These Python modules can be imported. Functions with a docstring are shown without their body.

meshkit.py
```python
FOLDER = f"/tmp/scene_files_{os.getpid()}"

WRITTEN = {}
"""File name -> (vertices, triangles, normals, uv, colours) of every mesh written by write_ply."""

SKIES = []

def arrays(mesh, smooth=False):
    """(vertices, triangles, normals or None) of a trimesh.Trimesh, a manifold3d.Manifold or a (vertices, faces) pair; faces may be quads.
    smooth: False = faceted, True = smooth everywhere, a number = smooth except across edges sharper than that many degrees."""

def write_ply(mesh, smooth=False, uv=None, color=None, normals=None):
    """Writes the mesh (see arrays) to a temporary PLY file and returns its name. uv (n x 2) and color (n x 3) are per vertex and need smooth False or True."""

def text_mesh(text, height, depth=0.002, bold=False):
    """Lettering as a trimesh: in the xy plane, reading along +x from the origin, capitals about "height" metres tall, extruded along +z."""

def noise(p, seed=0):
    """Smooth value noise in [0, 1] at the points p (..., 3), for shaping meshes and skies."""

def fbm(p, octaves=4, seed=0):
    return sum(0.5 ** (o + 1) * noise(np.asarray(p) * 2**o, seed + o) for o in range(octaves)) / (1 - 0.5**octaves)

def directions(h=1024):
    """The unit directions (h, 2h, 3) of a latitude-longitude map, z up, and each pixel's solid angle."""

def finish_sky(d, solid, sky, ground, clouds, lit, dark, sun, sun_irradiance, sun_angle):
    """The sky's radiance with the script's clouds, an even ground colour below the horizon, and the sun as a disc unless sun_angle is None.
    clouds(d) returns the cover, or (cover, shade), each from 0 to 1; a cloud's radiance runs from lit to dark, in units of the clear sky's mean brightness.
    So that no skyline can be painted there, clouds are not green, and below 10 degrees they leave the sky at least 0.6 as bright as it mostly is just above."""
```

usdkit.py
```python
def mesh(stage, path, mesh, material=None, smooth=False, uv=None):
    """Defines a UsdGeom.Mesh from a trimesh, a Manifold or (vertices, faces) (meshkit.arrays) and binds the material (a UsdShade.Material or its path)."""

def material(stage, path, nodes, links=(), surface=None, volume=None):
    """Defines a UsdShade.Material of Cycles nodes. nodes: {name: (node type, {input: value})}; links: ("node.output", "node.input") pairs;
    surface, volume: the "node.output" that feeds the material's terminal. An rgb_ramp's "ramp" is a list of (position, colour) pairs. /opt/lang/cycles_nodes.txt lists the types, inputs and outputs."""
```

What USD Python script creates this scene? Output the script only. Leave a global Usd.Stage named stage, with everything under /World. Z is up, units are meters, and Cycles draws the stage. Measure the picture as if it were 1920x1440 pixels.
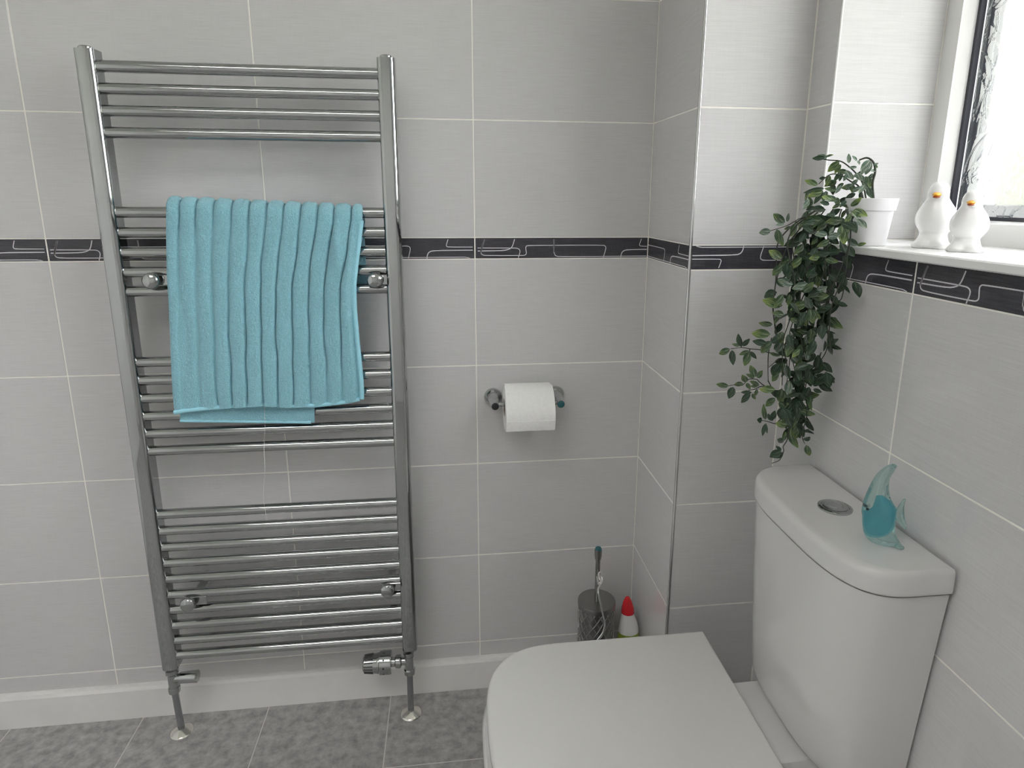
import math, random
import numpy as np, trimesh, usdkit, meshkit
import manifold3d as m3
from scipy.spatial import Delaunay
from shapely.geometry import LineString, Polygon, Point, box as sbox
from pxr import Usd, UsdGeom, UsdLux, UsdShade, Gf, Sdf

stage = Usd.Stage.CreateInMemory()
UsdGeom.SetStageUpAxis(stage, 'Z'); UsdGeom.SetStageMetersPerUnit(stage, 1.0)
UsdGeom.Xform.Define(stage, '/World'); UsdGeom.Scope.Define(stage, '/World/Looks')
rng = np.random.default_rng(7); random.seed(7)

# ------------------------------------------------------------------ camera, sky, exposure
F, PITCH, YAW, ROLL = 1182.804, 0.2240, 0.1218, 0.0048          # pixels of a 1920 wide frame; radians
CAM = np.array([0.8344, -1.4446, 0.1348]); PPX, PPY = 24.186, -78.706
fw = np.array([math.sin(YAW)*math.cos(PITCH), math.cos(YAW)*math.cos(PITCH), -math.sin(PITCH)])
_r = np.array([math.cos(YAW), -math.sin(YAW), 0.0]); _u = np.cross(_r, fw)
rt = math.cos(ROLL)*_r + math.sin(ROLL)*_u; up = -math.sin(ROLL)*_r + math.cos(ROLL)*_u
cam = UsdGeom.Camera.Define(stage, '/World/camera')
M = Gf.Matrix4d(*[float(v) for v in (*rt, 0, *up, 0, *(-fw), 0, *CAM, 1)])
cam.AddTransformOp().Set(M)
AP = 36.0
cam.CreateHorizontalApertureAttr(AP); cam.CreateVerticalApertureAttr(AP*0.75)
cam.CreateFocalLengthAttr(F*AP/1920)
cam.CreateHorizontalApertureOffsetAttr(-PPX*AP/1920); cam.CreateVerticalApertureOffsetAttr(PPY*AP/1920)
cam.CreateClippingRangeAttr((0.02, 500.0))
cam.CreateExposureAttr(3.04)
sky = UsdLux.DomeLight.Define(stage, '/World/sky')
sky.CreateIntensityAttr(1.0); sky.CreateColorAttr(Gf.Vec3f(1, 1, 1))
# overcast sky: three times as bright overhead as at the horizon, with soft cloud
skym = usdkit.material(stage, '/World/Looks/overcast_sky', {'t': ('texture_coordinate', {}), 's': ('separate_xyz', {}), 'n': ('noise_texture', {'scale': 2.2, 'detail': 4.0}),
    'r': ('map_range', {'from_min': 0.0, 'from_max': 1.0, 'to_min': 0.86, 'to_max': 2.58, 'clamp': True}), 'k': ('map_range', {'from_min': 0.3, 'from_max': 0.7, 'to_min': 0.9, 'to_max': 1.1}),
    'm': ('math', {'math_type': 'multiply'}), 'b': ('background_shader', {'color': (1.02, 1.0, 1.03)})},
    [('t.generated', 's.vector'), ('s.z', 'r.value'), ('t.generated', 'n.vector'), ('n.fac', 'k.value'), ('r.result', 'm.value1'), ('k.result', 'm.value2'), ('m.value', 'b.strength')], surface='b.background')
UsdShade.MaterialBindingAPI.Apply(sky.GetPrim()).Bind(skym)

# ------------------------------------------------------------------ helpers
COUNT, ORIGIN = {}, {}
def numbered(parent, name):
    k = (parent, name); n = COUNT.get(k, -1) + 1; COUNT[k] = n
    return name if n == 0 else f'{name}_{n:03d}'
def tagp(p, label=None, cat=None, group=None, kind=None):
    for k, v in (('label', label), ('category', cat), ('group', group), ('kind', kind)):
        if v: p.SetCustomDataByKey(k, v)
    return p
def thing(name, label=None, cat=None, loc=(0, 0, 0), group=None, kind=None, parent='/World'):
    path = f'{parent}/{numbered(parent, name)}'
    x = UsdGeom.Xform.Define(stage, path); ORIGIN[path] = np.zeros(3)
    if any(loc): x.AddTranslateOp().Set(Gf.Vec3d(*map(float, loc))); ORIGIN[path] = np.array(loc, float)
    tagp(x.GetPrim(), label, cat, group, kind)
    return path
def obj(name, mesh, mat, parent='/World', smooth=False, uv=None, label=None, cat=None, group=None, kind=None):
    path = f'{parent}/{numbered(parent, name)}'
    v, f, n = meshkit.arrays(mesh, smooth)
    o = np.zeros(3); q = parent
    while q and q != '/World':
        if q in ORIGIN: o = ORIGIN[q]; break
        q = q.rpartition('/')[0]
    if hasattr(mesh, 'to_mesh'):
        mesh = trimesh.Trimesh(v, f, process=False) if smooth is False else mesh.translate([-float(a) for a in o])
    if isinstance(mesh, (tuple, list)):
        mesh = (np.asarray(mesh[0], float) - o, mesh[1])
    elif isinstance(mesh, trimesh.Trimesh):
        mesh = trimesh.Trimesh(np.array(mesh.vertices) - o, mesh.faces, process=False)
    p = usdkit.mesh(stage, path, mesh, MAT[mat], smooth=smooth, uv=uv).GetPrim()
    tagp(p, label, cat, group, kind)
    return path
def cat(*ms): return trimesh.util.concatenate([m for m in ms if m is not None])
def bx(x0, x1, y0, y1, z0, z1, c=0.0):
    """a box, its edges chamfered by c"""
    lo, hi = np.minimum((x0, y0, z0), (x1, y1, z1)).astype(float), np.maximum((x0, y0, z0), (x1, y1, z1)).astype(float)
    if c <= 0:
        return trimesh.creation.box(bounds=[lo, hi])
    pts = []
    for a in (0, 1):
        for b in (0, 1):
            for d in (0, 1):
                p = np.array([(lo, hi)[a][0], (lo, hi)[b][1], (lo, hi)[d][2]])
                s = np.array([1-2*a, 1-2*b, 1-2*d])*c
                for k in range(3):
                    q = p.copy(); q[[i for i in range(3) if i != k]] += s[[i for i in range(3) if i != k]]
                    pts.append(q)
    return trimesh.convex.convex_hull(np.array(pts))
def frame_of(d):
    d = np.asarray(d, float); d = d/np.linalg.norm(d)
    a = np.cross(d, [0, 0, 1.0]) if abs(d[2]) < 0.9 else np.cross(d, [1.0, 0, 0])
    a /= np.linalg.norm(a); return a, np.cross(d, a), d
def lathe(profile, base, axis=(0, 0, 1), seg=40):
    """profile: (radius, height) from bottom to top along axis, starting at base; ends at radius 0 are poles, open ends are capped"""
    a, b, d = frame_of(axis); prof = [(float(r), float(h)) for r, h in profile]
    if prof[0][0] > 0: prof = [(0.0, prof[0][1])] + prof
    if prof[-1][0] > 0: prof = prof + [(0.0, prof[-1][1])]
    V, Fc, rings = [], [], []
    ang = np.arange(seg)*2*np.pi/seg
    for r, h in prof:
        if r <= 1e-9: rings.append([len(V)]); V.append(np.asarray(base) + d*h)
        else:
            rings.append(list(range(len(V), len(V)+seg)))
            for t in ang: V.append(np.asarray(base) + d*h + r*(math.cos(t)*a + math.sin(t)*b))
    for A, B in zip(rings[:-1], rings[1:]):
        for k in range(seg):
            k2 = (k+1) % seg
            if len(A) == 1 and len(B) == 1: continue
            if len(A) == 1: Fc.append((A[0], B[k2], B[k]))
            elif len(B) == 1: Fc.append((A[k], A[k2], B[0]))
            else: Fc += [(A[k], A[k2], B[k2]), (A[k], B[k2], B[k])]
    m = trimesh.Trimesh(np.array(V), np.array(Fc), process=False)
    if m.volume < 0: m.invert()
    return m
def tube(pts, r, sides=12, cap=True):
    p = np.asarray(pts, float); n = len(p)
    t = np.gradient(p, axis=0); t /= np.linalg.norm(t, axis=1, keepdims=True)+1e-12
    rr = np.broadcast_to(np.asarray(r, float), (n,))
    a = frame_of(t[0])[0]; V = []
    for i in range(n):
        a = a - t[i]*np.dot(a, t[i]); a /= np.linalg.norm(a)+1e-12; b = np.cross(t[i], a)
        for k in range(sides):
            w = 2*np.pi*k/sides; V.append(p[i]+rr[i]*(math.cos(w)*a+math.sin(w)*b))
    Fc = []
    for i in range(n-1):
        for k in range(sides):
            k2 = (k+1) % sides; A = i*sides
            Fc += [(A+k, A+k2, A+sides+k2), (A+k, A+sides+k2, A+sides+k)]
    if cap:
        V += [p[0], p[-1]]; c0, c1 = len(V)-2, len(V)-1
        for k in range(sides):
            k2 = (k+1) % sides; Fc += [(c0, k2, k), (c1, (n-1)*sides+k, (n-1)*sides+k2)]
    return trimesh.Trimesh(np.array(V), np.array(Fc), process=False)
def loft(rings, cap0=True, cap1=True):
    R = [np.asarray(r, float) for r in rings]; n = len(R[0]); V = list(np.vstack(R)); Fc = []
    for i in range(len(R)-1):
        for k in range(n):
            k2 = (k+1) % n; A = i*n
            Fc += [(A+k, A+k2, A+n+k2), (A+k, A+n+k2, A+n+k)]
    if cap0: V.append(R[0].mean(0)); c = len(V)-1; Fc += [(c, (k+1) % n, k) for k in range(n)]
    if cap1: V.append(R[-1].mean(0)); c = len(V)-1; A = (len(R)-1)*n; Fc += [(c, A+k, A+(k+1) % n) for k in range(n)]
    m = trimesh.Trimesh(np.array(V), np.array(Fc), process=False)
    if m.volume < 0: m.invert()
    return m
def prism(poly, lo, hi, axis='z'):
    """extrudes polygon points: axis z -> (x,y); axis x -> (y,z); axis y -> (x,z)"""
    g = Polygon(poly); g = g if g.is_valid else g.buffer(0)
    m = trimesh.creation.extrude_polygon(g, hi-lo, engine='earcut'); v = np.array(m.vertices)
    v = {'z': np.c_[v[:, 0], v[:, 1], v[:, 2]+lo], 'x': np.c_[v[:, 2]+lo, v[:, 0], v[:, 1]], 'y': np.c_[v[:, 0], v[:, 2]+lo, v[:, 1]]}[axis]
    m = trimesh.Trimesh(v, m.faces, process=False)
    if m.volume < 0: m.invert()
    return m
def ray(px, py):
    return fw + (px-960-PPX)/F*rt - (py-720-PPY)/F*up
def at(px, py, x=None, y=None, z=None):
    d = ray(px, py)
    t = (x-CAM[0])/d[0] if x is not None else (y-CAM[1])/d[1] if y is not None else (z-CAM[2])/d[2]
    return CAM + t*d
def curve(pts, n):
    """smooth Catmull-Rom resampling of points"""
    p = np.asarray(pts, float)
    if len(p) < 3: return np.linspace(p[0], p[-1], n)
    e = np.vstack([2*p[0]-p[1], p, 2*p[-1]-p[-2]]); out = []
    for s in np.linspace(0, len(p)-1-1e-9, n):
        i = int(s); t = s-i; a, b, c, d = e[i:i+4]
        out.append(0.5*((2*b)+(c-a)*t+(2*a-5*b+4*c-d)*t*t+(3*b-a-3*c+d)*t**3))
    return np.array(out)

# ------------------------------------------------------------------ materials
MAT = {}
def mat(name, nodes, links=(), surface='p.BSDF'):
    MAT[name] = usdkit.material(stage, f'/World/Looks/{name}', nodes, links, surface=surface)
def plain(name, col, rough=0.5, **kw):
    mat(name, {'p': ('principled_bsdf', {'base_color': col, 'roughness': rough, **kw})})
def tile_mat(name, c0, c1, rough, bump, streak=(16, 16, 620), cross=0.25):
    """glazed tile with a fine woven, mostly horizontal grain"""
    mat(name, {'g': ('geometry', {}), 'm': ('mapping', {'scale': streak}), 'n': ('noise_texture', {'scale': 1.0, 'detail': 3.0, 'roughness': 0.6}),
               'm2': ('mapping', {'scale': (460, 460, 26)}), 'n2': ('noise_texture', {'scale': 1.0, 'detail': 2.0}),
               'a': ('math', {'math_type': 'multiply_add', 'value2': cross}), 'a2': ('math', {'math_type': 'divide', 'value2': 1.0+cross}), 'r': ('rgb_ramp', {'ramp': [(0.30, c0), (0.70, c1)]}),
               'b': ('bump', {'strength': bump, 'distance': 0.0005}), 'p': ('principled_bsdf', {'roughness': rough})},
        [('g.position', 'm.vector'), ('m.vector', 'n.vector'), ('g.position', 'm2.vector'), ('m2.vector', 'n2.vector'), ('n2.fac', 'a.value1'), ('n.fac', 'a.value3'),
         ('a.value', 'a2.value1'), ('a2.value', 'r.fac'), ('r.color', 'p.base_color'), ('n.fac', 'b.height'), ('b.normal', 'p.normal')])
tile_mat('wall_tile', (0.585, 0.580, 0.578), (0.662, 0.657, 0.656), 0.06, 0.05)
tile_mat('border_tile', (0.028, 0.028, 0.034), (0.072, 0.072, 0.083), 0.22, 0.35, (30, 30, 700))
plain('line_glaze', (0.66, 0.64, 0.67), 0.3)
plain('grout', (0.88, 0.86, 0.80), 0.85)
plain('chrome', (0.47, 0.485, 0.485), 0.045, metallic=1.0)
plain('chrome_satin', (0.33, 0.33, 0.32), 0.24, metallic=1.0)
plain('pewter', (0.80, 0.79, 0.74), 0.16, metallic=1.0)
plain('pipe_chrome', (0.42, 0.43, 0.45), 0.16, metallic=1.0)
plain('dark_plastic', (0.02, 0.02, 0.022), 0.25)
plain('teal_plastic_and_reflection', (0.02, 0.13, 0.15), 0.25)  # plastic on the brush handle; a painted reflection on the roll holder cap
plain('edge_trim', (0.72, 0.72, 0.72), 0.18, metallic=1.0)
plain('white_trim', (0.82, 0.82, 0.80), 0.25)
plain('upvc', (0.80, 0.80, 0.78), 0.22)
plain('gasket', (0.035, 0.037, 0.05), 0.5)
plain('spacer', (0.16, 0.18, 0.21), 0.45)
plain('sill_white', (0.84, 0.84, 0.83), 0.18)
plain('ceramic', (0.67, 0.665, 0.655), 0.06, coat_weight=0.4)
plain('seat_plastic', (0.66, 0.655, 0.635), 0.16)
plain('pot_white', (0.86, 0.86, 0.87), 0.35)
plain('wall_paint', (0.78, 0.78, 0.76), 0.7)
plain('door_paint', (0.82, 0.82, 0.80), 0.35)
plain('bristle', (0.5, 0.5, 0.48), 0.9)
plain('cardboard', (0.45, 0.36, 0.26), 0.9)
plain('soil', (0.05, 0.04, 0.03), 0.95)
plain('red_cap', (0.72, 0.025, 0.035), 0.3)
plain('bottle_white', (0.82, 0.82, 0.80), 0.3)
plain('label_green', (0.22, 0.30, 0.03), 0.35)
plain('label_dark', (0.10, 0.17, 0.02), 0.35)
plain('beak', (0.80, 0.38, 0.03), 0.2)
plain('beak_dark', (0.35, 0.06, 0.02), 0.25)
plain('duck_glaze', (0.86, 0.86, 0.85), 0.10, coat_weight=0.4)
plain('stem_green', (0.035, 0.045, 0.028), 0.5)
plain('thread', (0.8, 0.8, 0.8), 0.7)
def noisy(name, c0, c1, scale, rough, bump=0.0, dist=0.001, detail=4.0, **kw):
    mat(name, {'g': ('geometry', {}), 'n': ('noise_texture', {'scale': scale, 'detail': detail, 'roughness': 0.65}), 'r': ('rgb_ramp', {'ramp': [(0.3, c0), (0.7, c1)]}),
               'b': ('bump', {'strength': bump, 'distance': dist}), 'p': ('principled_bsdf', {'roughness': rough, **kw})},
        [('g.position', 'n.vector'), ('n.fac', 'r.fac'), ('r.color', 'p.base_color'), ('n.fac', 'b.height'), ('b.normal', 'p.normal')])
noisy('floor_vinyl', (0.22, 0.217, 0.212), (0.49, 0.485, 0.477), 38, 0.42, 0.15, 0.001, 7.0)
noisy('floor_joint', (0.60, 0.58, 0.55), (0.66, 0.64, 0.61), 60, 0.8)
noisy('skirting_paint', (0.78, 0.77, 0.75), (0.83, 0.82, 0.80), 9, 0.42, 0.35, 0.004)
noisy('towel_terry', (0.25, 0.56, 0.66), (0.36, 0.71, 0.82), 420, 0.95, 1.0, 0.0040, 3.0, sheen_weight=0.35, sheen_roughness=0.5)
noisy('towel_hem', (0.31, 0.64, 0.75), (0.37, 0.71, 0.82), 900, 0.9, 0.4, 0.0008, 2.0)
noisy('tissue', (0.82, 0.82, 0.80), (0.87, 0.87, 0.855), 160, 0.95, 0.35, 0.0012)
noisy('hedge_leaf', (0.16, 0.19, 0.09), (0.42, 0.44, 0.28), 6, 0.8)
noisy('lawn_grass', (0.20, 0.21, 0.14), (0.30, 0.30, 0.20), 3, 0.9)
plain('woven_steel', (0.30, 0.30, 0.295), 0.28, metallic=1.0)
plain('weave_strip', (0.46, 0.46, 0.45), 0.25, metallic=1.0)
plain('wire_chrome', (0.88, 0.88, 0.88), 0.10, metallic=1.0)
# variegated leaf: UV u along the leaf, v across (0.5 = midrib)
def leaf_mat(name, dark, mid, light, streak, tip):
    mat(name, {'t': ('texture_coordinate', {}), 's': ('separate_xyz', {}), 'o': ('object_info', {}),
               'm': ('mapping', {'scale': (1.6, 15.0, 1.0)}), 'n': ('noise_texture', {'scale': 1.0, 'detail': 2.0, 'distortion': 0.4}),
               'st': ('map_range', {'from_min': 0.50, 'from_max': 0.64, 'clamp': True}), 'pw': ('math', {'math_type': 'multiply', 'value2': streak}),
               'tp': ('map_range', {'from_min': 0.45, 'from_max': 1.0, 'to_max': tip, 'clamp': True}),
               'c0': ('mix', {'color1': dark, 'color2': mid}), 'c1': ('mix', {'color2': light}),
               'p': ('principled_bsdf', {'roughness': 0.27}), 'tr': ('translucent_bsdf', {}), 'mx': ('mix_closure', {'fac': 0.22})},
        [('t.UV', 's.vector'), ('t.UV', 'm.vector'), ('m.vector', 'n.vector'), ('n.fac', 'st.value'), ('st.result', 'pw.value1'), ('s.x', 'tp.value'),
         ('tp.result', 'c0.fac'), ('c0.color', 'c1.color1'), ('pw.value', 'c1.fac'), ('c1.color', 'p.base_color'), ('c1.color', 'tr.color'), ('p.BSDF', 'mx.closure1'), ('tr.BSDF', 'mx.closure2')], surface='mx.closure')
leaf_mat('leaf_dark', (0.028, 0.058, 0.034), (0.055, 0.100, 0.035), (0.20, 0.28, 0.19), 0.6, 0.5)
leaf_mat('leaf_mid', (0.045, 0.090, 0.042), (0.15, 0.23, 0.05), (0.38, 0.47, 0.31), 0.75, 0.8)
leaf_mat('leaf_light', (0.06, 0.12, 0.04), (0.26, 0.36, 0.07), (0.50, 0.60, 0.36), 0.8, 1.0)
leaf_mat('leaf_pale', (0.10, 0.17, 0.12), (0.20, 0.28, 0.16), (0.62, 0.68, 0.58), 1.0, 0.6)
mat('clear_pane', {'f': ('fresnel', {'IOR': 1.5}), 't': ('transparent_bsdf', {'color': (0.95, 0.96, 0.96)}), 'g': ('glossy_bsdf', {'roughness': 0.0, 'color': (1, 1, 1)}), 'm': ('mix_closure', {})},
    [('f.fac', 'm.fac'), ('t.BSDF', 'm.closure1'), ('g.BSDF', 'm.closure2')], surface='m.closure')
mat('unseen_roof_pane', {'t': ('transparent_bsdf', {'color': (0.44, 0.437, 0.432)})}, surface='t.BSDF')  # tint sets how strongly the unseen roof light brightens the room
# embossed window glass: half plain passage, half refracted by the relief
mat('pattern_glass', {'t': ('transparent_bsdf', {'color': (0.97, 0.985, 0.985)}), 'r': ('glass_bsdf', {'color': (0.97, 0.985, 0.985), 'IOR': 1.5, 'roughness': 0.0}), 'm': ('mix_closure', {'fac': 0.75})},
    [('t.BSDF', 'm.closure1'), ('r.BSDF', 'm.closure2')], surface='m.closure')
mat('fish_glass', {'p': ('glass_bsdf', {'color': (0.88, 0.98, 0.96), 'IOR': 1.45, 'roughness': 0.0}), 't': ('transparent_bsdf', {'color': (0.84, 0.96, 0.95)}), 'm': ('mix_closure', {'fac': 0.75})},
    [('t.BSDF', 'm.closure1'), ('p.BSDF', 'm.closure2')], surface='m.closure')
mat('fish_core', {'p': ('principled_bsdf', {'base_color': (0.20, 0.62, 0.76), 'roughness': 0.08, 'transmission_weight': 0.7, 'ior': 1.25}), 't': ('transparent_bsdf', {'color': (0.60, 0.89, 0.95)}), 'm': ('mix_closure', {'fac': 0.40})},
    [('t.BSDF', 'm.closure1'), ('p.BSDF', 'm.closure2')], surface='m.closure')

# ------------------------------------------------------------------ the room's measures (z = 0: lower edge of the dark border)
ZF, ZC = -1.1312, 1.17                       # floor, ceiling
XC, DB, XW = 1.3007, -0.2622, 1.5134         # corner, front of the boxed-in corner, right wall
YE, YN, XG = -0.339, -2.0, 1.711             # far and near window reveal, face of the window frame
XL, YR = -0.75, -2.65                        # left and rear wall
ZS0, ZS1, ZT = 0.049, 0.062, 1.02            # sill underside and top, top of the window opening
BT = 0.0476
ROWS = [ZF, -1.0005, -0.7482, -0.4997, -0.2510, 0.0, BT, 0.3005, 0.5505, 0.8005, 1.0505, ZC]
J = 0.0015                                   # half a joint
# lines printed on a border tile (u along the tile 0..0.448, v up 0..0.0476): points and stroke width
PAT = [([(.0225, .0440), (.0150, .0230), (.0130, .0150), (.0150, .0095), (.0235, .0070), (.107, .0068), (.1150, .0075), (.1182, .0115), (.1158, .0240), (.1172, .0285), (.1225, .0300), (.294, .0300), (.3015, .0286), (.3045, .0235), (.2985, .0020)], .0011),
       ([(.0225, .0440), (.0150, .0230), (.0130, .0150)], .0022),
       ([(.0060, .0245), (.090, .0242), (.1000, .0228), (.1038, .0165), (.0990, .0018)], .0011),
       ([(.0065, .0177), (.062, .0180), (.0765, .0205), (.0850, .0255), (.0905, .0440)], .0013),
       ([(.1808, .0440), (.1822, .0110), (.1855, .0055), (.1935, .0038), (.420, .0040), (.4290, .0035), (.4365, .0015)], .0009),
       ([(.1808, .0440), (.1820, .0120)], .0020),
       ([(.3880, .0440), (.3838, .0320), (.3842, .0280), (.3885, .0266), (.4430, .0265)], .0010),
       ([(.3400, .0015), (.3408, .0090), (.3445, .0160), (.3550, .0194), (.4430, .0196)], .0014)]
def border(parent, frame, length, u0, u1, flip=False):
    """one border tile and its printed lines; frame(u, w, v) -> points: u along, w out of the wall, v up. u0..u1 is the piece of the pattern it shows."""
    W = 0.0
    lo, hi = J, length-J
    def to(m):
        v = np.array(m.vertices); m = trimesh.Trimesh(frame(v[:, 0], v[:, 1], v[:, 2]), m.faces, process=False)
        if m.volume < 0: m.invert()
        return m
    p = obj('border_tile', to(bx(lo, hi, -0.008, W, J*0.6, BT-J*0.6, 0.0007)), 'border_tile', parent)
    ms = []
    for pts, w in PAT:
        q = np.array(pts, float)
        for _ in range(3 if len(q) > 2 else 0):     # corner cutting rounds the bends without overshoot
            q = np.vstack([q[:1], np.stack([q[:-1]*0.75+q[1:]*0.25, q[:-1]*0.25+q[1:]*0.75], 1).reshape(-1, 2), q[-1:]])
        if flip: q = np.c_[0.448-q[:, 0], BT-q[:, 1]]
        g = LineString(q).buffer(w*0.5+0.0004, cap_style=2).intersection(sbox(u0+0.003, 0.0015, u1-0.003, BT-0.0015))
        for h in getattr(g, 'geoms', [g]):
            if h.is_empty or h.geom_type != 'Polygon': continue
            m = trimesh.creation.extrude_polygon(h.simplify(0.0001), 0.0004, engine='earcut'); v = np.array(m.vertices)
            ms.append(to(trimesh.Trimesh(np.c_[v[:, 0]-u0, v[:, 2]-0.0001, v[:, 1]], m.faces, process=False)))
    if ms: obj('line_pattern', cat(*ms), 'line_glaze', p, label='pale curved lines printed on the dark tile')
def tiles(parent, frame, cols, rows, skip=None):
    for (a, b) in zip(cols[:-1], cols[1:]):
        for (c, d) in zip(rows[:-1], rows[1:]):
            if abs(c) < 1e-6 and abs(d-BT) < 1e-6: continue
            if skip and skip(a, b, c, d): continue
            if b-a < 0.006 or d-c < 0.006: continue
            m = bx(a+J, b-J, -0.008, 0.0, c+J, d-J, 0.0007); v = np.array(m.vertices)
            m = trimesh.Trimesh(frame(v[:, 0], v[:, 1], v[:, 2]), m.faces, process=False)
            if m.volume < 0: m.invert()
            obj('tile', m, 'wall_tile', parent)
GD = 0.0007                                   # depth of the joints
# back wall (towards -y)
wb = thing('wall_back', kind='structure', label='grey tiled wall behind the towel radiator', cat='wall')
fb = lambda u, w, v: np.c_[u, -w, v]
obj('grout_bed', bx(XL-0.1, XC+0.3, GD, 0.10, ZF, ZC), 'grout', wb)
cols = [XL, -0.448, 0.0, 0.448, 0.896, XC]
tiles(wb, fb, cols, ROWS)
for a, b, s in ((XL, -0.448, -0.896), (-0.448, 0, -0.448), (0, .448, 0), (.448, .896, .448), (.896, XC, .896)):
    border(wb, (lambda a: lambda u, w, v: np.c_[u+a, -w, v])(a), b-a, a-s, b-s)
# boxed-in corner: side towards -x, front towards -y
wc = thing('wall_corner', kind='structure', label='tiled boxed-in pipe corner beside the window', cat='wall')
obj('grout_bed', cat(bx(XC+GD, XW+0.1, DB+GD, 0.0, ZF, ZC)), 'grout', wc)
fs = lambda u, w, v: np.c_[XC-w, -u, v]
tiles(wc, fs, [0.0, -DB], ROWS)
border(wc, fs, -DB, 0.448+DB, 0.448)
ff = lambda u, w, v: np.c_[u+XC, DB-w, v]
tiles(wc, ff, [0.0, XW-XC], ROWS)
border(wc, ff, XW-XC, 0.0, XW-XC, flip=True)
obj('trim_1', lathe([(0.0032, ZF), (0.0032, ZC)], (XC+0.001, DB+0.001, 0), seg=16), 'edge_trim', smooth=40, kind='structure', label='metal edge trim on the boxed-in corner', cat='trim')
# right wall with the window opening
wr = thing('wall_right', kind='structure', label='grey tiled wall with the window, behind the cistern', cat='wall')
bed = cat(bx(XW+GD, XW+0.35, YR, 0.0, ZF, ZS0-0.002), bx(XW+GD, XW+0.35, YE+GD, 0.0, ZS0-0.002, ZC), bx(XW+GD, XW+0.35, YR, YN, ZS0-0.002, ZC), bx(XW+GD, XW+0.35, YN, YE+GD, ZT, ZC))
obj('grout_bed', bed, 'grout', wr)
fr = lambda u, w, v: np.c_[XW-w, -u, v]
RV = 0.5975
rcols = [-DB, RV, RV+.448, RV+.896, RV+1.344, RV+1.792, -YR]
tiles(wr, fr, rcols, ROWS[:6])
for a, b, s in ((-DB, RV, RV-.448), (RV, RV+.448, RV), (RV+.448, RV+.896, RV+.448), (RV+.896, RV+1.344, RV+.896), (RV+1.344, RV+1.792, RV+1.344), (RV+1.792, -YR, RV+1.792)):
    border(wr, (lambda a: lambda u, w, v: np.c_[XW-w, -(u+a), v])(a), b-a, a-s, b-s)
UP = [BT+0.0005] + ROWS[7:]
tiles(wr, fr, [-DB, -YE-0.001], ROWS[6:])
tiles(wr, fr, [-YN+0.001, RV+1.792, -YR], ROWS[6:])
tiles(wr, fr, [-YE, RV+.448, RV+.896, -YN], [ZT, ZC])
tiles(wr, lambda u, w, v: np.c_[u+XW, YE-w, v], [0.001, XG-XW], [ZS1, 0.303, 0.553, 0.803, ZT])          # far reveal
tiles(wr, lambda u, w, v: np.c_[u+XW, YN+w, v], [0.001, XG-XW], [ZS1, 0.303, 0.553, 0.803, ZT])          # near reveal
obj('trim_2', lathe([(0.0020, ZS1), (0.0020, ZC)], (XW+0.0008, YE-0.0008, 0), seg=16), 'white_trim', smooth=40, kind='structure', label='white edge trim on the window reveal', cat='trim')
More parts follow.
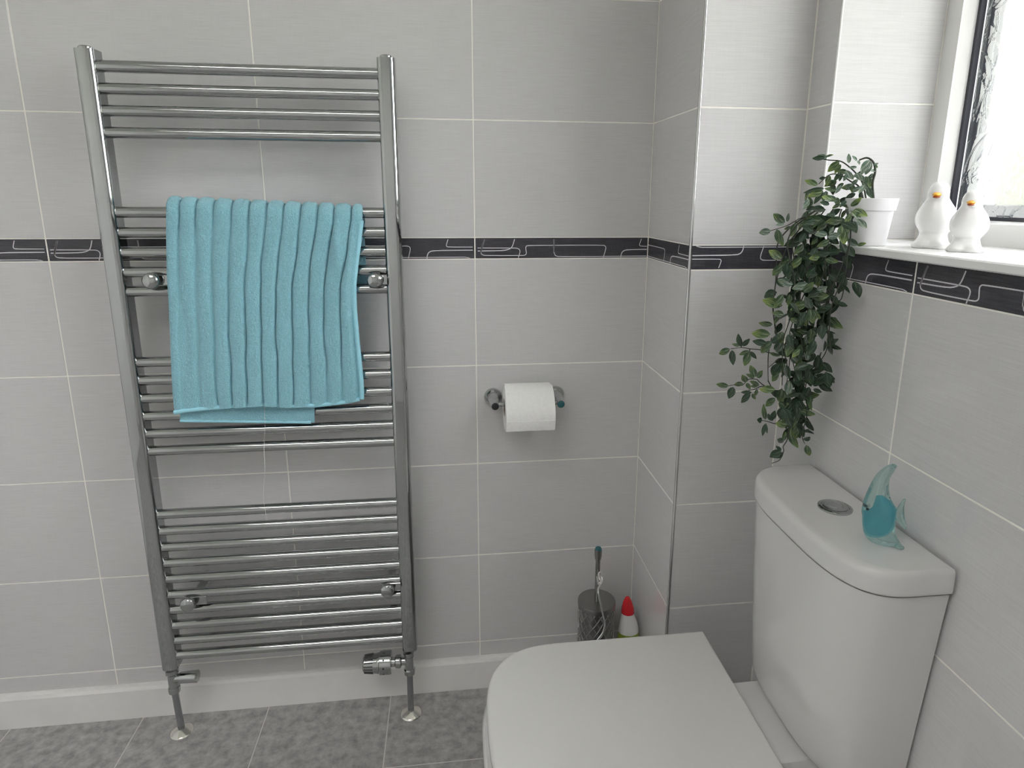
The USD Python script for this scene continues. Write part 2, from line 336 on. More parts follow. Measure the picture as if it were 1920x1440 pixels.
# room behind the camera
obj('wall_left', bx(XL-0.1, XL, YR, 0.0, ZF, ZC), 'wall_paint', kind='structure', label='plain wall to the left, outside the picture', cat='wall')
wq = obj('wall_rear', bx(XL-0.1, XW+0.3, YR-0.1, YR, ZF, ZC), 'wall_paint', kind='structure', label='plain wall behind the viewer', cat='wall')
RL = (-0.32, 0.72, -2.12, -1.08)                # opening of the unseen roof light that brightens the walls
obj('ceiling', cat(bx(XL-0.1, XW+0.35, YR-0.1, RL[2], ZC, ZC+0.1), bx(XL-0.1, XW+0.35, RL[3], 0.1, ZC, ZC+0.1), bx(XL-0.1, RL[0], RL[2], RL[3], ZC, ZC+0.1), bx(RL[1], XW+0.35, RL[2], RL[3], ZC, ZC+0.1)), 'wall_paint', kind='structure', label='white painted ceiling', cat='ceiling')
fl = thing('floor', kind='structure', label='mottled grey vinyl tile floor', cat='floor')
obj('joint_bed', bx(XL-0.1, XW+0.3, YR-0.1, 0.1, ZF-0.1, ZF-0.0006), 'floor_joint', fl)
fx = [XL, -.2485, 0.0565, 0.3575, 0.6620, 0.9665, 1.271, XW]; fy = [YR, -2.06, -1.755, -1.450, -1.145, -0.840, -0.5355, -0.2308, 0.0]
for a, b in zip(fx[:-1], fx[1:]):
    for c, d in zip(fy[:-1], fy[1:]):
        obj('floor_tile', bx(a+.0014, b-.0014, c+.0014, d-.0014, ZF-0.006, ZF, 0.0005), 'floor_vinyl', fl)
sk = [(0, ZF), (-0.016, ZF), (-0.016, -1.052), (-0.012, -1.0445), (-0.006, -1.0425), (0, -1.0425)]
obj('baseboard_back', prism(sk, XL, XC, 'x'), 'skirting_paint', kind='structure', label='white painted skirting board under the radiator', cat='skirting')

# ------------------------------------------------------------------ window, sill, outside
wn = thing('window_1', kind='structure', label='white framed window with leaf-patterned glass', cat='window')
obj('window_sill', bx(1.493, XG+0.02, YN+0.001, YE-0.0005, ZS0, ZS1, 0.002), 'sill_white', wn, label='white window sill board')
def ringx(y0, y1, z0, z1, t, x0, x1):
    """rectangular ring in the plane of the window: outer y0..y1, z0..z1, width t, between x0 and x1"""
    o = Polygon([(y0, z0), (y1, z0), (y1, z1), (y0, z1)]); i = Polygon([(y0+t, z0+t), (y1-t, z0+t), (y1-t, z1-t), (y0+t, z1-t)])
    m = trimesh.creation.extrude_polygon(o.difference(i), x1-x0, engine='earcut'); v = np.array(m.vertices)
    m = trimesh.Trimesh(np.c_[v[:, 2]+x0, v[:, 0], v[:, 1]], m.faces, process=False)
    if m.volume < 0: m.invert()
    return m
obj('frame', cat(ringx(YN, YE, ZS1-0.0005, ZT, 0.0245, XG, XG+0.06), ringx(YN+0.0245, YE-0.0245, ZS1+0.024, ZT-0.0245, 0.0115, XG-0.0015, XG+0.05)), 'upvc', wn)
def slope_ring(y0, y1, z0, z1, t0, t1, x0, x1):
    A = np.array([(x0, y0+t0, z0+t0), (x0, y1-t0, z0+t0), (x0, y1-t0, z1-t0), (x0, y0+t0, z1-t0)])
    B = np.array([(x1, y0+t1, z0+t1), (x1, y1-t1, z0+t1), (x1, y1-t1, z1-t1), (x1, y0+t1, z1-t1)])
    C = B.copy(); C[:, 1:] = A[:, 1:]
    V = np.vstack([A, B, C]); Fc = []
    for k in range(4):
        k2 = (k+1) % 4
        Fc += [(k, k2, 4+k2), (k, 4+k2, 4+k), (4+k, 4+k2, 8+k2), (4+k, 8+k2, 8+k), (8+k, 8+k2, k2), (8+k, k2, k)]
    m = trimesh.Trimesh(V, Fc, process=False)
    if m.volume < 0: m.invert()
    return m
obj('glazing_bead', slope_ring(YN, YE, ZS1, ZT, 0.0355, 0.0405, XG-0.001, XG+0.026), 'upvc', wn)
obj('gasket', ringx(YN+0.0395, YE-0.0395, ZS1+0.0395, ZT-0.0395, 0.0062, XG+0.024, XG+0.034), 'gasket', wn)
obj('spacer_bar', ringx(YN+0.040, YE-0.040, ZS1+0.040, ZT-0.040, 0.0255, XG+0.0415, XG+0.052), 'spacer', wn)
# glass pane: leaf relief on the room side
def leaf_relief(Y, Z):
    H = np.zeros_like(Y); g = np.random.default_rng(11)
    y0, y1, z0, z1 = Y.min(), Y.max(), Z.min(), Z.max()
    n = int((y1-y0)*(z1-z0)/0.00055)
    for k in range(n):
        cy, cz, an = g.uniform(y0, y1), g.uniform(z0, z1), g.uniform(0, 2*np.pi); L = g.uniform(0.028, 0.05); w = L*g.uniform(0.32, 0.5); bend = g.uniform(-0.5, 0.5)
        dy, dz = Y-cy, Z-cz
        near = np.nonzero((np.abs(dy) < L) & (np.abs(dz) < L))
        a = dy[near]*math.cos(an)+dz[near]*math.sin(an); b = -dy[near]*math.sin(an)+dz[near]*math.cos(an)
        t = a/L; b = b-bend*L*(t*t-0.3)
        half = w*np.clip(1-np.abs(t)**1.8, 0, 1)
        ins = (np.abs(b) < half) & (np.abs(t) < 1)
        e = np.where(half > 1e-6, np.abs(b)/np.maximum(half, 1e-6), 1)
        h = 0.0015*(1-e**2)**0.5*np.sqrt(np.clip(1-t*t, 0, 1)) - 0.0014*np.exp(-(b/0.0009)**2) + 0.0003*g.uniform(-1, 1)
        vals = H[near]; vals[ins] = np.maximum(vals[ins]*0.25, 0)*0.3 + h[ins]; H[near] = vals
    return H
gy = np.concatenate([np.arange(YE-0.0455, -0.75, -0.0016), np.arange(-0.75, YN+0.046, -0.006)]); gz = np.concatenate([np.arange(ZS1+0.0455, 0.62, 0.0018), np.arange(0.62, ZT-0.045, 0.006)])
Y, Z = np.meshgrid(gy, gz, indexing='ij'); H = leaf_relief(Y, Z)
H[0, :] = H[-1, :] = 0; H[:, 0] = H[:, -1] = 0
ny, nz = Y.shape
fr_ = np.stack([XG+0.0375-H, Y, Z], -1).reshape(-1, 3)
idx = np.arange(ny*nz).reshape(ny, nz)
quads = np.stack([idx[:-1, :-1], idx[1:, :-1], idx[1:, 1:], idx[:-1, 1:]], -1).reshape(-1, 4)
tri = np.vstack([quads[:, [0, 1, 2]], quads[:, [0, 2, 3]]])
rim = np.concatenate([idx[:, 0], idx[-1, 1:], idx[-2::-1, -1], idx[0, -2:0:-1]])
bk = fr_[rim].copy(); bk[:, 0] = XG+0.041
nb = len(rim); off = len(fr_); Vp = np.vstack([fr_, bk, [[XG+0.041, (YE+YN)/2, (ZS1+ZT)/2]]]); ex = []
for k in range(nb):
    k2 = (k+1) % nb; ex += [(rim[k], rim[k2], off+k2), (rim[k], off+k2, off+k), (off+k, off+k2, off+nb)]
pane = trimesh.Trimesh(Vp, np.vstack([tri, ex]), process=False)
if pane.volume < 0: pane.invert()
obj('pane', pane, 'pattern_glass', wn, smooth=35, label='obscured glass pane embossed with leaves')
# outside: lawn and hedge
obj('lawn', bx(-30, 40, -30, 30, -2.3, -2.25), 'lawn_grass', kind='stuff', label='pale green lawn outside, seen through the patterned glass', cat='lawn')
hp = trimesh.creation.icosphere(4, 1.0); hv = np.array(hp.vertices)*[1.1, 16.0, 2.6]
hv += (meshkit.fbm(hv*1.4, 4, 3)[:, None]-0.5)*1.1*np.array(hp.vertices)
hv += [12.5, 6.0, -1.2]; hv[:, 2] = np.maximum(hv[:, 2], -2.249)
obj('hedge', trimesh.Trimesh(hv, hp.faces, process=False), 'hedge_leaf', smooth=True, label='blurred green hedge outside the window', cat='hedge')

# unseen roof light, placed to light the walls from above: tinted pane, white frame
w2 = thing('window_2', kind='structure', label='unseen square roof light, out of view, placed to light the walls softly from above', cat='window')
def ringz(x0, x1, y0, y1, t, z0, z1):
    g = Polygon([(x0, y0), (x1, y0), (x1, y1), (x0, y1)]).difference(sbox(x0+t, y0+t, x1-t, y1-t))
    m = trimesh.creation.extrude_polygon(g, z1-z0, engine='earcut'); m.apply_translation((0, 0, z0)); return m
obj('frame', ringz(*RL, 0.04, ZC-0.004, ZC+0.09), 'upvc', w2)
obj('pane', bx(RL[0]+0.038, RL[1]-0.038, RL[2]+0.038, RL[3]-0.038, ZC+0.05, ZC+0.053), 'unseen_roof_pane', w2)

# ------------------------------------------------------------------ towel radiator
RX = (0.1735, 0.7225); RYF, RYB = -0.1035, -0.0725; RZ0, RZ1 = -0.9335, 0.4015
rad = thing('towel_radiator', 'tall chrome ladder towel radiator on the tiled wall, holding a turquoise towel', 'radiator', (0.448, -0.08, ZF))
def stile(xc):
    w = 0.0178; p = []
    for s, c0 in ((1, 0), (-1, 1)):
        for t in (np.linspace(0, 90, 9) if s == 1 else np.linspace(90, 180, 9)):
            r = 0.0115; cx = xc + s*(w-r); p.append((cx+r*math.cos(math.radians(t)), RYF+0.0105-r*math.sin(math.radians(t))*0.91))
    p += [(xc-w, RYB+0.004), (xc-w+0.004, RYB), (xc+w-0.004, RYB), (xc+w, RYB+0.004)]
    return prism(p, RZ0, RZ1, 'z')
for xc in RX:
    s = obj('stile', stile(xc), 'chrome', rad, smooth=32)
    obj('end_plug', lathe([(0.0125, -0.002), (0.0125, 0.0035), (0.0105, 0.0055), (0.0, 0.006)], (xc, -0.0885, RZ1), seg=32), 'chrome', s, smooth=40)
RAILZ = [.3733-.0397*k for k in range(4)] + [.1042-.0394*k for k in range(5)] + [-.2014-.0394*k for k in range(6)] + [-.5475-.0397*k for k in range(10)]
for z in RAILZ:
    obj('rail', lathe([(0.0110, RX[0]+0.015), (0.0110, RX[1]-0.015)], (0, -0.0865, z), (1, 0, 0), seg=32), 'chrome', rad, smooth=40)
for (x, z) in ((0.2456, -0.0295), (0.6831, -0.0330), (0.2364, -0.7600), (0.6781, -0.7590)):
    b = obj('bracket', cat(lathe([(0.0165, 0.0), (0.0165, 0.004), (0.010, 0.008), (0.0085, 0.012), (0.0085, 0.095)], (x+0.004, 0, z), (0, -1, 0)), bx(x-0.004, x+0.036, -0.0990, -0.0965, z-0.0105, z+0.0105, 0.001)), 'chrome', rad, smooth=35)
    obj('bracket_cap', lathe([(0.010, 0.0), (0.0125, 0.004), (0.0160, 0.007), (0.0168, 0.0105), (0.0160, 0.015), (0.0125, 0.0185), (0.006, 0.0205), (0.0, 0.021)], (x, -0.0985, z), (0, -1, 0)), 'chrome', b, smooth=50)
# right: thermostatic valve; left: lockshield valve; pipes to the floor
xr = RX[1]-0.004
vt = obj('thermostatic_valve', cat(lathe([(0.010, -0.945), (0.0135, -0.947), (0.0135, -0.953), (0.0105, -0.956), (0.0105, -0.986)][::-1], (xr, -0.083, 0)),
     lathe([(0.0092, -1.011), (0.0135, -1.009), (0.0138, -0.997), (0.0115, -0.994), (0.0115, -0.960)], (xr, -0.083, 0), seg=32),
     lathe([(0.0098, 0.0), (0.0098, 0.014), (0.0150, 0.016), (0.0160, 0.020), (0.0150, 0.028), (0.0115, 0.030), (0.0115, 0.042)], (xr-0.004, -0.083, -0.974), (-1, 0, 0))), 'chrome', rad, smooth=35)
hd = [(0.014, 0.038), (0.0265, 0.0385), (0.0275, 0.0415), (0.0272, 0.066), (0.0245, 0.068), (0.0243, 0.0715), (0.0232, 0.073), (0.0205, 0.103), (0.0165, 0.1065), (0.0, 0.1072)]
obj('thermostat_head', lathe(hd, (xr-0.004, -0.083, -0.974), (-1, 0, 0), seg=48), 'chrome', vt, smooth=35)
grip = []
for k in range(18):
    a = 2*np.pi*k/18; c, s_ = math.cos(a), math.sin(a)
    grip.append(tube([(xr-0.004-0.082, -0.083+0.0228*c, -0.974+0.0228*s_), (xr-0.004-0.103, -0.083+0.0207*c, -0.974+0.0207*s_)], 0.0009, 6))
for k in range(9):
    a = 2*np.pi*k/9+0.2; c, s_ = math.cos(a), math.sin(a)
    grip.append(lathe([(0.0022, -0.0005), (0.0022, 0.0004)], (xr-0.004-0.056, -0.083+0.0273*c, -0.974+0.0273*s_), (0, c, s_), seg=10))
obj('grip_marks', cat(*grip), 'dark_plastic', vt)
xl = RX[0]-0.003
vl = obj('lockshield_valve', cat(lathe([(0.0145, -0.944), (0.0148, -0.953), (0.0112, -0.958), (0.0112, -0.995)], (xl, -0.083, 0)), lathe([(0.0095, -1.0085), (0.0128, -1.006), (0.0135, -0.996), (0.0120, -0.992)], (xl, -0.083, 0)),
     lathe([(0.0100, 0.0), (0.0105, 0.018)], (xl, -0.083, -0.970), (1, 0, 0))), 'chrome', rad, smooth=35)
obj('valve_cap', lathe([(0.0118, 0.016), (0.0128, 0.018), (0.0140, 0.052), (0.0138, 0.0555), (0.0125, 0.0565)], (xl, -0.083, -0.970), (1, 0, 0)), 'chrome', vl, smooth=35)
for (x0, x1, y1) in ((xr, 0.7175, -0.0795), (xl, 0.1689, -0.0720)):
    p = obj('pipe', tube([(x0, -0.083, -1.004), (x1, y1, ZF+0.002)], 0.0076, 24), 'pipe_chrome', rad, smooth=40)
    obj('floor_collar', lathe([(0.0265, 0.0), (0.0262, 0.0022), (0.0240, 0.0045), (0.013, 0.0105), (0.0095, 0.0125), (0.0085, 0.0125)], (x1, y1, ZF), seg=40), 'pewter', p, smooth=40)

# ------------------------------------------------------------------ towel
YT, RT = -0.1135, 0.0250; YC = YT+RT
def edge(pts):                                     # picture outline of the front panel, on the plane it hangs in
    return np.array([at(a, b, y=YT)[[0, 2]] for a, b in pts])
eL = edge([(307, 372), (307, 420), (309, 500), (313, 560), (316, 620), (319, 690), (322, 740), (326, 775)])
eR = edge([(678, 388), (674, 430), (668, 480), (664.5, 520), (666, 570), (671, 630), (677, 690), (680, 730), (680, 748)])
eB = edge([(326, 775), (352, 771), (400, 766), (445, 763), (494, 759), (545, 763), (590, 762), (635, 757), (665, 752), (680, 748)])
gt = np.array([332.7, 364, 397, 431, 464, 497, 528.5, 561, 593, 623.6, 657.5]); gb = np.array([341, 375, 408, 436.6, 467, 494.5, 522, 551.4, 582, 612.7, 642])
GT = [(at(a, 372+12*(a-307)/370, y=YT)[0]-eL[0, 0])/(eR[0, 0]-eL[0, 0]) for a in gt]
GB = [(at(a, 765, y=YT)[0]-eL[-1, 0])/(eR[-1, 0]-eL[-1, 0]) for a in gb]
def pl(E, t):                                      # point along an edge by share of length
    d = np.r_[0, np.cumsum(np.linalg.norm(np.diff(E, axis=0), axis=1))]; d /= d[-1]
    return np.array([np.interp(t, d, E[:, 0]), np.interp(t, d, E[:, 1])]).T
NS, NF, NA, NB = 300, 190, 16, 90
S_ = np.linspace(0, 1, NS)
def rib(s, t):
    g0 = np.array([0.0]+GT+[1.0]); g1 = np.array([0.0]+GB+[1.0]); out = np.zeros_like(s)
    wob = 0.004*np.sin(9*t+3)+0.003*np.sin(23*t)
    G = g0[None]*(1-t[:, None])+g1[None]*t[:, None]
    for i in range(len(s)):
        gi = G[i].copy(); gi[1:-1] += wob[i]*np.sin(np.arange(1, len(gi)-1)*2.1+4*t[i])
        k = np.clip(np.searchsorted(gi, s[i])-1, 0, len(gi)-2); f = (s[i]-gi[k])/(gi[k+1]-gi[k])
        f = np.clip(f, 0, 1); dg = np.minimum(f, 1-f); out[i] = 1-np.abs(2*f-1)**3.5-0.75*np.exp(-(dg/0.045)**2)*(1-0.5*((k == 0) & (f < 0.5)))
    return out
rowsO, rowsI, rowT = [], [], []
L0, R0, B0 = eL, eR, eB
for i in range(NF):                                # front panel, bottom to top
    t = 1-i/(NF-1); l, r = pl(L0, np.array([t]))[0], pl(R0, np.array([t]))[0]
    x = l[0]+(r[0]-l[0])*S_; ztop = L0[0, 1]+(R0[0, 1]-L0[0, 1])*S_
    bz = pl(B0, S_)[:, 1]; zt = ztop-RT*0.98
    z = zt + (bz-zt)*t
    h = rib(S_, np.full(NS, t))
    fold = -0.006*np.exp(-((S_-0.93-0.03*np.sin(6*t))/0.055)**2)*np.sin(np.pi*min(1, t*1.3)) + 0.004*np.sin(5*S_+2*t) + 0.005*t*np.sin(9*S_+1)
    fold += 0.006*np.exp(-((S_-0.07)/0.03)**2)*np.exp(-((t-0.62)/0.16)**2) - 0.007*np.exp(-((S_-0.86-0.14*t)/0.02)**2)*np.exp(-((t-0.12)/0.12)**2)
    fold = fold*min(1.0, t/0.10)
    flat = np.clip((S_-0.955)/0.02, 0, 1)*min(1.0, t/0.10)
    nz = (meshkit.fbm(np.c_[x*300, z*300, 0*x], 2, 5)-0.5)*0.0030
    y = YT - (0.0068*h*(1-flat)) - nz*(1-flat) + fold*0.8 + 0.002
    rowsO.append(np.c_[x, np.minimum(y, YT+0.004), z]); rowsI.append(np.c_[x, np.minimum(y, YT+0.004)*0+YT+0.0072, z]); rowT.append(t)
for i in range(1, NA):                             # over the rail
    a = np.pi*i/NA; x = rowsO[NF-1][:, 0]; ztop = L0[0, 1]+(R0[0, 1]-L0[0, 1])*S_
    h = 0.0068*rib(S_, np.zeros(NS))+(meshkit.fbm(np.c_[x*300, np.full(NS, a*7), 0*x], 2, 6)-0.5)*0.0030
    zc = ztop-RT*0.98; rO = RT-0.002+h; rI = 0.0170
    rowsO.append(np.c_[x, YC-rO*np.cos(a), zc+rO*np.sin(a)]); rowsI.append(np.c_[x, np.full(NS, YC-rI*np.cos(a)), zc+rI*np.sin(a)])
YB = YC+RT
for i in range(NB):                                # back panel
    t = i/(NB-1); ztop = L0[0, 1]+(R0[0, 1]-L0[0, 1])*S_
    xl0, xr0 = rowsO[NF-1][0, 0], rowsO[NF-1][-1, 0]
    a = b = np.array([0, 0, -0.045])
    xr_ = xr0-0.003*min(1.0, 4*t); xl_ = xl0+0.004*t
    x = xl_+(xr_-xl_)*S_; zb = a[2]+(b[2]-a[2])*S_; zt = ztop-RT*0.98
    z = zt+(zb-zt)*t
    h = rib(S_, np.full(NS, t*0.5))
    y = YB + 0.002*np.sin(7*S_+3*t) - 0.002 + 0.002*h
    rowsO.append(np.c_[x, y, z]); rowsI.append(np.c_[x, np.full(NS, YB-0.0075), z])
O, I = np.array(rowsO), np.array(rowsI); nr = len(O)
gi = np.arange(nr*NS).reshape(nr, NS); q = np.stack([gi[:-1, :-1], gi[:-1, 1:], gi[1:, 1:], gi[1:, :-1]], -1).reshape(-1, 4)
fo = np.vstack([q[:, [0, 1, 2]], q[:, [0, 2, 3]]]); N0 = nr*NS
fi = fo[:, ::-1]+N0
rim = np.concatenate([gi[0, :], gi[1:, -1], gi[-1, -2::-1], gi[-2:0:-1, 0]]); ex = []
for k in range(len(rim)):
    k2 = (k+1) % len(rim); ex += [(rim[k], rim[k2], rim[k2]+N0), (rim[k], rim[k2]+N0, rim[k]+N0)]
tw = trimesh.Trimesh(np.vstack([O.reshape(-1, 3), I.reshape(-1, 3)]), np.vstack([fo, fi, ex]), process=False)
if tw.volume < 0: tw.invert()
tp = thing('towel', 'turquoise ribbed terry hand towel hanging over the radiator rails', 'towel', (0.46, YC, -0.35))
obj('cloth', tw, 'towel_terry', tp, smooth=60)
def band(rowpts, r=0.0042):
    return tube(rowpts, r, 10)
fe = O[0]
obj('hem', tube(np.c_[fe[::6, 0], fe[::6, 1]*0+YT+0.0022, fe[::6, 2]+0.001], 0.0046, 10), 'towel_hem', tp, smooth=60)
be = O[-1]
obj('hem', tube(np.c_[be[::6, 0], be[::6, 1]*0+YB-0.0030, be[::6, 2]+0.001], 0.0046, 10), 'towel_hem', tp, smooth=60)
un = []                                            # the towel is folded double: its inner layer shows below the front hem
for i in range(40):
    t = i/39; a = at(338, 789, y=-0.1015); b = at(592, 792, y=-0.1015); c = at(337, 700, y=-0.1015); d = at(592, 700, y=-0.1015)
    p, q_ = c+(a-c)*t, d+(b-d)*t; x = p[0]+(q_[0]-p[0])*S_[::4]; z = p[2]+(q_[2]-p[2])*S_[::4]
    hh = np.abs(np.sin(S_[::4]*np.pi*8.2+0.6))**0.4
    un.append(np.c_[x, -0.1012-0.0022*hh-(meshkit.fbm(np.c_[x*300, z*300, 0*x], 2, 8)-0.5)*0.002, z])
un = np.array(un); ub = un.copy(); ub[..., 1] = -0.0985; NU = un.shape[1]; gu = np.arange(40*NU).reshape(40, NU)
q = np.stack([gu[:-1, :-1], gu[:-1, 1:], gu[1:, 1:], gu[1:, :-1]], -1).reshape(-1, 4); f1 = np.vstack([q[:, [0, 1, 2]], q[:, [0, 2, 3]]]); Nn = 40*NU
rim = np.concatenate([gu[0, :], gu[1:, -1], gu[-1, -2::-1], gu[-2:0:-1, 0]]); ex = []
for k in range(len(rim)):
    k2 = (k+1) % len(rim); ex += [(rim[k], rim[k2], rim[k2]+Nn), (rim[k], rim[k2]+Nn, rim[k]+Nn)]
um = trimesh.Trimesh(np.vstack([un.reshape(-1, 3), ub.reshape(-1, 3)]), np.vstack([f1, f1[:, ::-1]+Nn, ex]), process=False)
if um.volume < 0: um.invert()
obj('inner_layer', um, 'towel_terry', tp, smooth=50, label='inner folded layer showing below the front hem')
obj('hem', tube(np.c_[un[-1, ::3, 0], np.full(len(un[-1, ::3]), -0.1010), un[-1, ::3, 2]], 0.0036, 8), 'towel_hem', tp, smooth=60)
se = O[:NF, -1][::4]
obj('side_hem', tube(np.c_[se[:, 0]-0.0015, np.full(len(se), YT+0.0005), se[:, 2]], 0.0048, 10), 'towel_hem', tp, smooth=60)
th = [at(496, 758, y=-0.117), at(497, 800, y=-0.117), at(495, 840, y=-0.118), at(497, 880, y=-0.118), at(494, 930, y=-0.118), at(500, 975, y=-0.118)]
obj('loose_thread', tube(curve(th, 30), 0.00035, 5), 'thread', tp, label='thin pale thread hanging from the hem')

# ------------------------------------------------------------------ toilet roll on its holder
BARZ, BARY = -0.3275, -0.066
th_ = thing('toilet_roll_holder', 'chrome wall-mounted toilet roll holder beside the radiator', 'holder', (1.01, 0, BARZ))
for x, m_, lab in ((0.9345, 'dark_plastic', 'black end cap'), (1.0865, 'teal_plastic_and_reflection', 'end cap with a teal reflection put into its colour')):  # right cap: its teal is a reflection painted as colour
    mt = obj('mounting', lathe([(0.0205, 0.0), (0.0215, 0.002), (0.0212, 0.006), (0.0185, 0.011), (0.0150, 0.0135), (0.0138, 0.016), (0.0120, 0.030), (0.0092, 0.046), (0.0082, 0.048), (0.0082, 0.050), (0.0092, 0.051), (0.0092, 0.074), (0.0088, 0.0765)], (x, 0, BARZ-0.001), (0, -1, 0)), 'chrome', th_, smooth=40)
    obj('end_cap', lathe([(0.0080, 0.0762), (0.0079, 0.0778), (0.0060, 0.0785), (0.0, 0.0787)], (x, 0, BARZ-0.001), (0, -1, 0)), m_, mt, smooth=40, label=lab)
obj('bar', tube([(0.9345, BARY, BARZ), (1.0865, BARY, BARZ)], 0.0055, 20), 'chrome', th_, smooth=40)
RC = np.array([0, -0.066, -0.3355]); RR = 0.0555; X0, X1 = 0.9560, 1.0640
tr = thing('toilet_roll', 'white toilet paper roll with a torn loose sheet on the chrome holder', 'toilet roll', (1.01, RC[1], RC[2]))
ang = np.linspace(0, 2*np.pi, 73)[:-1]
def roll_ring(r, x): return np.c_[np.full(72, x), RC[1]+r*np.cos(ang), RC[2]+r*np.sin(ang)]
obj('paper', loft([roll_ring(0.0212, X0), roll_ring(RR-0.003, X0), roll_ring(RR-0.0006, X0+0.0012), roll_ring(RR, X0+0.004), roll_ring(RR, X1-0.004), roll_ring(RR-0.0006, X1-0.0012), roll_ring(RR-0.003, X1), roll_ring(0.0212, X1), roll_ring(0.0212, X0)], False, False), 'tissue', tr, smooth=50)
obj('core', loft([roll_ring(0.0210, X0+0.001), roll_ring(0.0210, X1-0.001), roll_ring(0.0196, X1-0.001), roll_ring(0.0196, X0+0.001), roll_ring(0.0210, X0+0.001)], False, False), 'cardboard', tr, smooth=50)
def flap(a0, a1, dr, n=26, nx=26, extra=0.0, seed=1):
    P = []
    for i in range(n):
        f = i/(n-1); a = math.radians(a0+(a1-a0)*f)
        xs = np.linspace(X0-0.0005, X1+0.0015*f+0.0005, nx)
        rr_ = RR+dr+extra*f**2+(meshkit.noise(np.c_[xs*160, np.full(nx, f*6), 0*xs], seed)-0.5)*0.0012*f
        P.append(np.c_[xs, RC[1]+rr_*math.cos(a), RC[2]+rr_*math.sin(a)])
    P = np.array(P); Q = P.copy(); Q[..., 1:] = RC[1:]+(P[..., 1:]-RC[1:])*0.988
    g = np.arange(n*nx).reshape(n, nx); q = np.stack([g[:-1, :-1], g[:-1, 1:], g[1:, 1:], g[1:, :-1]], -1).reshape(-1, 4)
    f1 = np.vstack([q[:, [0, 1, 2]], q[:, [0, 2, 3]]]); N = n*nx
    rim = np.concatenate([g[0, :], g[1:, -1], g[-1, -2::-1], g[-2:0:-1, 0]]); ex = []
    for k in range(len(rim)):
        k2 = (k+1) % len(rim); ex += [(rim[k], rim[k2], rim[k2]+N), (rim[k], rim[k2]+N, rim[k]+N)]
    m = trimesh.Trimesh(np.vstack([P.reshape(-1, 3), Q.reshape(-1, 3)]), np.vstack([f1, f1[:, ::-1]+N, ex]), process=False)
    if m.volume < 0: m.invert()
    return m
obj('loose_sheet', flap(100, 214, 0.0012, extra=0.0085, seed=2), 'tissue', tr, smooth=50)
obj('folded_edge', flap(192, 215, 0.0075, n=8, extra=0.0035, seed=4), 'tissue', tr, smooth=50)

# ------------------------------------------------------------------ toilet
YA = -0.581
tl = thing('toilet', 'white close-coupled toilet with closed lid and square cistern', 'toilet', (1.2, YA, ZF))
def dring(hw, xf, xb, z, xc=1.05, n=3.0, m=56):
    L = xc-xf; t = np.linspace(-np.pi/2, np.pi/2, m); c, s = np.cos(t), np.sin(t)
    x = xc-L*np.abs(c)**(2/n); y = YA+hw*np.sign(s)*np.abs(s)**(2/n)
    p = [(xb, YA-hw)]+[(xb+(xc-xb)*k/6, YA-hw) for k in range(1, 6)]+list(zip(x, y))+[(xc+(xb-xc)*k/6, YA+hw) for k in range(1, 6)]+[(xb, YA+hw)]+[(xb, YA+hw-2*hw*k/10) for k in range(1, 10)]
    return np.c_[np.array(p), np.full(len(p), z)]
obj('seat', loft([dring(.178, .888, 1.312, -.7445), dring(.181, .885, 1.316, -.742), dring(.181, .885, 1.316, -.7275), dring(.178, .888, 1.314, -.7255)]), 'seat_plastic', tl, smooth=40)
obj('seat_lid', loft([dring(.181, .886, 1.320, -.7245), dring(.1845, .8825, 1.3235, -.7215), dring(.1850, .882, 1.3240, -.7120), dring(.1842, .8828, 1.3236, -.7068), dring(.1815, .8855, 1.3215, -.7040), dring(.177, .890, 1.318, -.7030), dring(.12, .95, 1.27, -.7024, n=2.8), dring(.05, 1.0, 1.2, -.7022, n=2.5)]), 'seat_plastic', tl, smooth=40)
obj('pan', loft([dring(.075, 1.02, 1.49, ZF, 1.25, 2.6), dring(.078, 1.01, 1.49, ZF+0.03, 1.25, 2.6), dring(.082, 1.0, 1.49, -1.02, 1.24, 2.5), dring(.10, .96, 1.48, -.94, 1.2, 2.5), dring(.145, .905, 1.40, -.85, 1.12, 2.7), dring(.170, .880, 1.335, -.795, 1.07, 2.9), dring(.178, .8745, 1.315, -.77, 1.055, 3.0), dring(.179, .8745, 1.312, -.755, 1.05, 3.0), dring(.174, .879, 1.308, -.748, 1.05, 3.0)]), 'ceramic', tl, smooth=45)
def blockring(x0, x1, hw, z, r=0.012):
    g = Polygon([(x0, YA-hw), (x1, YA-hw), (x1, YA+hw), (x0, YA+hw)]).buffer(-r).buffer(r, 8); c = np.array(g.exterior.coords)[:-1]
    return np.c_[c, np.full(len(c), z)]
obj('pan_shelf', loft([blockring(1.25, 1.49, .080, -.90), blockring(1.25, 1.49, .086, -.752), blockring(1.25, 1.49, .086, -.744), blockring(1.254, 1.486, .082, -.7395)]), 'ceramic', tl, smooth=40)
for s in (-1, 1):
    obj('hinge', lathe([(0.0095, -0.738), (0.0095, -0.729), (0.007, -0.726)], (1.3, YA+s*0.075, 0), seg=24), 'chrome', tl, smooth=40)
def cring(hw, xf, z, xs=1.47, xb=1.5065, n=3.4, m=60):
    L = xs-xf; t = np.linspace(-np.pi/2, np.pi/2, m); c, s = np.cos(t), np.sin(t)
    p = [(xb, YA-hw)]+list(zip(xs-L*np.abs(c)**(2/n), YA+hw*np.sign(s)*np.abs(s)**(2/n)))+[(xb, YA+hw)]+[(xb, YA+hw-2*hw*k/10) for k in range(1, 10)]
    return np.c_[np.array(p), np.full(len(p), z)]
